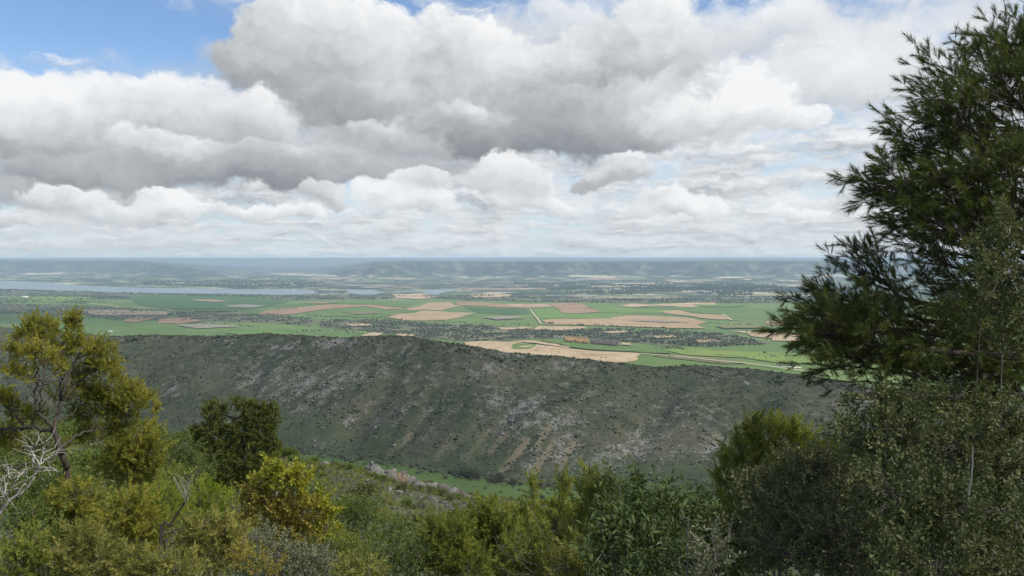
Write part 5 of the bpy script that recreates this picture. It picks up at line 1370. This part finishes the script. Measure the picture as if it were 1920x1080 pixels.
# the yellow-leaved tree
yl_ = [(505, 885, 22, 16, 0, .1), (540, 880, 28, 14, 0, .2), (565, 895, 20, 20, 0, .2), (530, 905, 30, 18, 0, .1), (570, 925, 14, 22, 0, .15, .8), (490, 905, 18, 14, 0, 0, .8), (615, 955, 16, 14, 0, .2), (612, 985, 14, 26, 0, .25), (628, 1002, 15, 14, 0, .2), (510, 945, 24, 16, 0, -.1, .6), (595, 940, 18, 16, 0, .1, .8)]
yr_ = [(475, 925, 26, 26), (500, 945, 36, 30), (545, 950, 40, 34), (580, 965, 34, 34), (520, 985, 40, 30), (570, 1000, 40, 30), (462, 955, 20, 24)]
shrub('yellow_tree', 'bright yellow-leaved small tree with rusty inner leaves, left of centre at the bottom', 'tree', yl_, 10.5, 'maple', 'yellow', 0.15, 7, up=0.6, stem_r=0.03, tone0=0.5, twig=0.3, second={'lobes': yr_, 'leaf': 'rusty', 'name': 'inner_foliage', 'label': 'rusty brown-yellow inner leaves', 'dens': 5})

# the dark pine behind
PL = [(403, 770, 26, 24), (450, 757, 22, 16), (478, 772, 28, 26), (507, 782, 20, 30), (367, 812, 18, 16), (398, 808, 32, 26), (452, 805, 30, 26), (492, 812, 32, 26), (512, 836, 20, 18), (430, 836, 38, 18), (385, 835, 22, 16), (465, 856, 50, 20), (420, 872, 54, 26), (480, 885, 40, 22), (430, 902, 44, 24)]
py_ = 27.0
pc = np.array(at(459, 850, py_)); pc[2] = float(height(pc[0], pc[1])) - 0.1
p2 = thing('pine_tree', pc, 'dark rounded pine standing on the slope behind the yellow-leaved tree', 'tree')
b = Bag(); limb(b, [pc, np.array(at(458, 860, py_)), np.array(at(460, 800, py_)), np.array(at(456, 752, py_))], .14, .03, 14, 8, .02, .6); b.build('trunk', M_BARK, p2, True, pc)
PL = [(a, b_, c * 0.92, d * 0.92) for a, b_, c, d in PL]
fw = Bag(); fo = Bag(); Lw_ = lobes_to_world(PL, py_)
for C, Rr, _, _ in Lw_:
    k = np.array(at(459, 540 + (np.clip(0, 0, 1)), py_)); s_ = np.array(at(459, 0, py_)); s_[2] = min(C[2] - Rr[2] * .6, float(np.array(at(459, 765, py_))[2])); s_[0] = pc[0]; s_[1] = pc[1]
    limb(fw, [s_, (s_ + C) / 2 + rng.normal(0, .08, 3), C], .05, .015, 8, 5, .01, .6)
fill_lobes(fo, fw, Lw_, 'pine_far', 0.16, 5.2, 0.5, (0, 0, 0), 0.05, 0.006, 0.5, 1.0, 0.3)
tag(fw.build('branches', M_BARK, p2, True, pc), kind='stuff'); tag(fo.build('needles', LEAF['pine_far'], p2, False, pc), kind='stuff')
# ------------------------------------------------------------------ the near slope: outcrop, stones, scattered bushes, low cover
M_CRAG = tint_mat('crag', [(0, (0.070, 0.067, 0.060)), (0.6, (0.135, 0.128, 0.114)), (1, (0.215, 0.205, 0.185))], grain=(2.6, 0.75, (0.075, 0.07, 0.062)))
M_OCHRE = tint_mat('ochre_crag', [(0, (0.125, 0.088, 0.052)), (0.6, (0.175, 0.125, 0.076)), (1, (0.20, 0.165, 0.12))], grain=(2.2, 0.7, (0.22, 0.19, 0.15)))
def rock_mesh(name, seed, size, mat, parent=None):
    r = np.random.default_rng(seed); v, f = ICO2
    q = np.sign(v) * np.abs(v) ** 0.55 * 0.86
    for _ in range(7):                                   # cut flat faces
        nrm = unit(r.normal(size=3)); lim = r.uniform(0.50, 0.95)
        h = q @ nrm; q = q - np.where(h > lim, h - lim, 0)[:, None] * nrm
    q = q * (1 + 0.05 * r.normal(size=(len(q), 1))) + r.normal(0, 0.05, (len(q), 3))
    return link_mesh(name, q * np.array(size), f, mat, parent, attrs={'tint': np.full(len(q), r.uniform(0.15, 0.95))})
def ground_at(px, y):
    x = float(ray(px, 850)[0]) * y
    return np.array([x, y, float(height(x, y))])
oc0 = ground_at(745, 84)
oc = thing('rocky_outcrop', oc0, 'long pale limestone outcrop with an ochre patch on the spur above the valley strip', 'rocks')
OUT = [(696, 90, 1.5, 1.1, 0), (704, 89, 1.3, 1.5, 0), (702, 90, .8, 1.7, 0), (713, 88, 1.2, 1.2, 0), (722, 88, 1.3, 1.3, 0), (731, 87, 1.1, 1.4, 0), (739, 86, 1.0, 1.15, 0), (748, 86, 1.1, 1.3, 1), (757, 85.5, 1.1, 1.1, 1), (743, 84.5, .9, .6, 1), (766, 85.5, 1.0, 1.2, 0), (775, 85.5, 1.1, 1.1, 0),
       (784, 85, 1.1, .95, 0), (793, 85, .9, 1.0, 0), (754, 87, 1.0, 1.5, 0), (735, 88, 1.0, 1.6, 0), (770, 87, 1.0, 1.35, 0), (716, 86, .9, .7, 0), (728, 85, .8, .55, 0), (762, 84, .7, .45, 0), (787, 83, .7, .5, 0), (708, 86.5, .8, .7, 0),
       (803, 86, .8, .6, 0), (817, 87, 1.0, .85, 0), (827, 87, .9, .9, 0), (836, 88, 1.0, .8, 0), (846, 88, 1.0, .85, 0), (855, 88, .9, .8, 0), (864, 88, .8, .7, 0), (871, 88, .8, .5, 0), (841, 86, .7, .5, 0), (852, 86, .6, .45, 0)]
OUT = [(a, b, c * (0.72 if a < 800 else 0.95), d * (0.62 if a < 800 else 0.9), e) for a, b, c, d, e in OUT] + [(a + random.uniform(-7, 7), b - random.uniform(0.3, 2.2), c * 0.5, d * 0.38, e) for a, b, c, d, e in OUT] + [(a + random.uniform(-6, 6), b + 0.8, c * 0.55, d * 0.72, e) for a, b, c, d, e in OUT[:17]]
for i, (px, y, w, h, oc_) in enumerate(OUT):
    o = rock_mesh('rock', 100 + i, (w * 0.95, w * 0.8, h), M_OCHRE if oc_ else M_CRAG, oc)
    p = ground_at(px, y); p[2] += h * 0.30
    o.location = p - oc0; o.rotation_euler = (random.uniform(-.25, .25), random.uniform(-.25, .25), random.uniform(0, 6.28))
    if oc_: o['label'] = 'ochre-stained rock'
STN = [(716, 911, 13), (730, 916, 12), (744, 920, 14), (752, 921, 9), (769, 927, 12), (788, 933, 13), (813, 935, 16), (820, 938, 9), (833, 942, 14), (841, 949, 15), (850, 955, 15), (691, 900, 14), (705, 893, 13), (712, 894, 9), (638, 885, 13), (610, 870, 18), (663, 892, 11), (743, 900, 9), (590, 866, 10), (655, 878, 9), (805, 930, 9), (862, 950, 10),
       (768, 912, 8), (970, 950, 12), (1000, 958, 13), (1012, 953, 9), (935, 946, 14), (1085, 945, 14)]
for i, (px, py, w) in enumerate(STN):
    p = hit([px], [py + 3], 12.0)[0]; s = w * p[1] / F_PX * 0.62
    o = rock_mesh('boulder', 300 + i, (s * 1.1, s * 0.85, s * 0.62), M_CRAG)
    o.location = p + np.array([0, 0, s * 0.12]); o.rotation_euler = (0, 0, random.uniform(0, 6.28))
    tag(o, 'pale boulder among low bushes of the near slope', 'rock', 'boulders on the near slope')

# one bush of each kind, one metre in radius, then copies
def proto_bush(kit, leaf, size, dens, lob, up, tone, flat=0.8):
    t = thing('slope_bush', (0, 0, 0), 'x', 'shrub')
    w, fo = Bag(), Bag(); L = []
    for k in range(lob):
        a = k * 2.4; r = 0.52 * math.sqrt(k / lob); L.append((np.array([r * math.cos(a), r * math.sin(a), flat * (0.62 + 0.25 * rng.random())]), np.array([0.5, 0.5, 0.42 * flat]) * rng.uniform(0.8, 1.15), rng.normal(0, .05), 1.0))
        limb(w, [np.array([0, 0, -0.3]), L[-1][0] * 0.5, L[-1][0]], 0.03, 0.008, 6, 4)
    fill_lobes(fo, w, L, kit, size, dens, up, (0, 0, 0), 0.10, 0.008, tone, 1.3, 0.3)
    w.build('stem', M_BARK, t, True); tag(fo.build('foliage', LEAF[leaf], t), kind='stuff')
    return t
KIND = {
    'dark green rounded bush': proto_bush('bush', 'dark', 0.24, 3.2, 6, .4, .55),
    'olive-green juniper bush': proto_bush('juniper_fine', 'green', 0.30, 4.0, 6, .8, .42),
    'grey-green low bush': proto_bush('bush', 'grey', 0.20, 2.6, 5, .4, .35, .6),
    'mid-green leafy bush': proto_bush('bush', 'oak', 0.22, 3.0, 6, .5, .62),
    'dry straw-coloured bush': proto_bush('juniper', 'straw', 0.30, 3.0, 5, .6, .5, .6),
}
protos = {k: [v, False] for k, v in KIND.items()}
names = list(KIND)
placed = []
tries = 0
while len(placed) < 290 and tries < 6000:
    tries += 1
    y = math.sqrt(random.uniform(15.0 ** 2, 94.0 ** 2)); u = random.uniform(-0.70, 0.66); x = u * y
    px = 960 + u * F_PX
    left = px < 590
    if not left and random.random() < 0.42: continue
    if px > 1150 and random.random() < 0.4: continue
    r = random.uniform(0.55, 1.25) * (1.25 if left else 0.85) * (0.75 + 0.25 * y / 90)
    if any((x - a) ** 2 + (y - b) ** 2 < (0.62 * (r + c)) ** 2 for a, b, c in placed): continue
    if 680 < px < 880 and y > 78: continue                        # keep the outcrop clear
    if 340 < px < 540 and 24 < y < 30: continue
    if 560 < px < 1110 and y > 66: r = min(r, 0.62)
    k = random.choices(names, weights=(4, 5, 2, 4, 1) if left else (3, 4, 3, 3, 1.5))[0]
    z = float(height(x, y)) - 0.1
    zone = ('behind the gnarled juniper' if px < 330 else 'around the dark rounded pine' if px < 560 else 'left of the rocky outcrop' if px < 690 else 'below the rocky outcrop' if px < 880 else 'under the green valley strip' if px < 1110 else 'behind the terebinth and oak')
    lb = f'{k} on the slope {zone}'
    pr = protos[k]; sc_ = (r * random.uniform(.9, 1.15), r * random.uniform(.9, 1.15), r * random.uniform(.8, 1.1))
    if not pr[1]:
        o = pr[0]; o.location = (x, y, z); o.scale = sc_; pr[1] = True
    else:
        o = copy_thing(pr[0], (x, y, z), random.uniform(0, 6.28), sc_)
    o['label'] = lb; o['group'] = 'bushes on the near slope'; placed.append((x, y, r))
for px, y, r in [(700, 83, .5), (716, 82, .6), (733, 82, .45), (752, 81, .5), (770, 82, .7), (786, 81, .8), (800, 82.5, .7), (812, 84, .6), (826, 83, .7), (844, 83, .55), (860, 84, .6), (728, 91, .5), (744, 91, .6), (764, 90, .55), (784, 89, .5), (806, 90, .6), (690, 88, .5), (834, 91, .5), (875, 90, .6)]:
    p = ground_at(px, y); k = random.choice(names[:4]); o = copy_thing(protos[k][0], p - np.array([0, 0, .1]), random.uniform(0, 6.28), (r, r, r * .9), f'{k} growing on the rocky outcrop', 'bushes on the rocky outcrop')
print('slope bushes', len(placed))
# grey-green willows on the valley floor
for px, py, w in [(868, 892, 22), (884, 896, 24), (893, 897, 16), (934, 903, 22), (962, 908, 16), (1012, 914, 16), (676, 862, 9), (640, 858, 7)]:
    p = hit([px], [py], 500.0)[0]; s = w * p[1] / F_PX * 0.55
    o = copy_thing(KIND['grey-green low bush'], p, random.uniform(0, 6.28), (s, s, s * 1.25), 'grey-green willow bush on the green valley floor', 'willows on the valley floor')
    o.name = 'willow_bush'
# low growth between the bushes
n = 15000
y = np.sqrt(rng.uniform(11.0 ** 2, 96.0 ** 2, n)); x = y * rng.uniform(-0.72, 0.68, n)
n1 = fbm(x / 7.0, y / 7.0, 3); k_ = n1 > -0.35; x, y = x[k_], y[k_]
n = len(x); S = rng.uniform(0.5, 1.0, n) * (0.6 + 0.7 * y / 90)
P = np.column_stack([x, y, height(x, y) + 0.05]); D = unit(np.column_stack([rng.normal(0, .35, n), rng.normal(0, .35, n), np.ones(n)]))
KITS['tuft'] = [sprig_leaves(k + 20, 12, 0.16, 0.26, 0.050, 0.0, 0.3, (0.25, 1.2)) for k in range(4)]
pick = rng.random(n)
for nm_, leaf, lo, hi in (('low_scrub', 'grey', 0, .4), ('low_scrub', 'green', .4, .75), ('dry_grass', 'straw', .75, 1)):
    w = (pick >= lo) & (pick < hi); bg = Bag(); dress(bg, 'tuft', P[w], D[w], S[w] * 1.25, np.clip(rng.normal(0.35, .2, w.sum()), 0, 1))
    o = bg.build(nm_, LEAF[leaf], None); tag(o, kind='stuff')
# shrubs that close the view behind the oak
for lb, lob, Y, leaf, kit, tn in [
    ('dense green shrub behind the oak, lower right', [(1640, 850, 80, 50), (1560, 900, 80, 60), (1700, 900, 90, 70), (1480, 960, 80, 60), (1620, 980, 110, 70), (1760, 960, 90, 80)], 7.2, 'dark', 'small', .5),
    ('dense green shrub behind the oak at the right edge', [(1800, 800, 80, 60), (1890, 840, 70, 70), (1840, 920, 100, 80), (1910, 1000, 80, 80), (1780, 1030, 100, 70)], 7.0, 'dark', 'small', .5),
    ('dark green shrub behind the terebinth at the bottom edge', [(1150, 1000, 70, 50), (1250, 990, 80, 60), (1340, 960, 60, 50), (1400, 1010, 80, 70), (1200, 1060, 100, 50), (1340, 1060, 90, 60)], 8.0, 'dark', 'small', .45),
    ('dark green juniper under the dead branches, left edge behind', [(20, 880, 50, 40), (80, 900, 50, 40), (40, 930, 60, 40), (120, 900, 40, 36), (200, 900, 60, 30)], 10.5, 'dark', 'small', .55),
    ('olive shrub closing the thicket behind the bare stem', [(240, 920, 50, 34), (330, 900, 50, 34), (440, 960, 50, 40), (350, 980, 60, 50), (450, 1010, 50, 40), (200, 1000, 80, 50)], 11.5, 'green', 'small', .45),
    ('dark shrub closing the bottom edge under the yellow-leaved tree', [(560, 1060, 70, 40), (660, 1050, 60, 40), (620, 1020, 50, 30), (480, 1080, 60, 30), (700, 1080, 60, 30)], 11.0, 'dark', 'small', .5),
    ('dark shrub closing the bottom edge between the olive junipers', [(860, 1020, 60, 40), (940, 1040, 70, 40), (1020, 1030, 60, 40), (800, 1070, 60, 30), (1080, 1000, 50, 40)], 11.5, 'dark', 'small', .5),
]:
    shrub('leafy_shrub', lb, 'shrub', lob, Y, kit, leaf, 0.17, 7, 'thicket on the near slope', up=0.5, tone0=tn, twig=0.2, core=0.3)

# ------------------------------------------------------------------ labels: number the look-alikes along their row
ORD = ['', 'first', 'second', 'third', 'fourth', 'fifth', 'sixth', 'seventh', 'eighth', 'ninth', 'tenth', 'eleventh', 'twelfth', 'thirteenth', 'fourteenth', 'fifteenth', 'sixteenth', 'seventeenth', 'eighteenth', 'nineteenth']
TENS = {2: 'twent', 3: 'thirt', 4: 'fort', 5: 'fift', 6: 'sixt'}
def ordinal(n):
    if n < 20: return ORD[n]
    t, u = divmod(n, 10)
    return TENS[t] + ('ieth' if u == 0 else 'y-' + ORD[u])
by = {}
for o in SC.objects:
    if o.parent is None and o.get('label') and o.get('category'): by.setdefault(o['label'], []).append(o)
for lb, os_ in by.items():
    if len(os_) < 2: continue
    os_.sort(key=lambda o: o.location.x / max(o.location.y, 1))
    for i, o in enumerate(os_): o['label'] = f'{lb}, {ordinal(i + 1)} from the left'
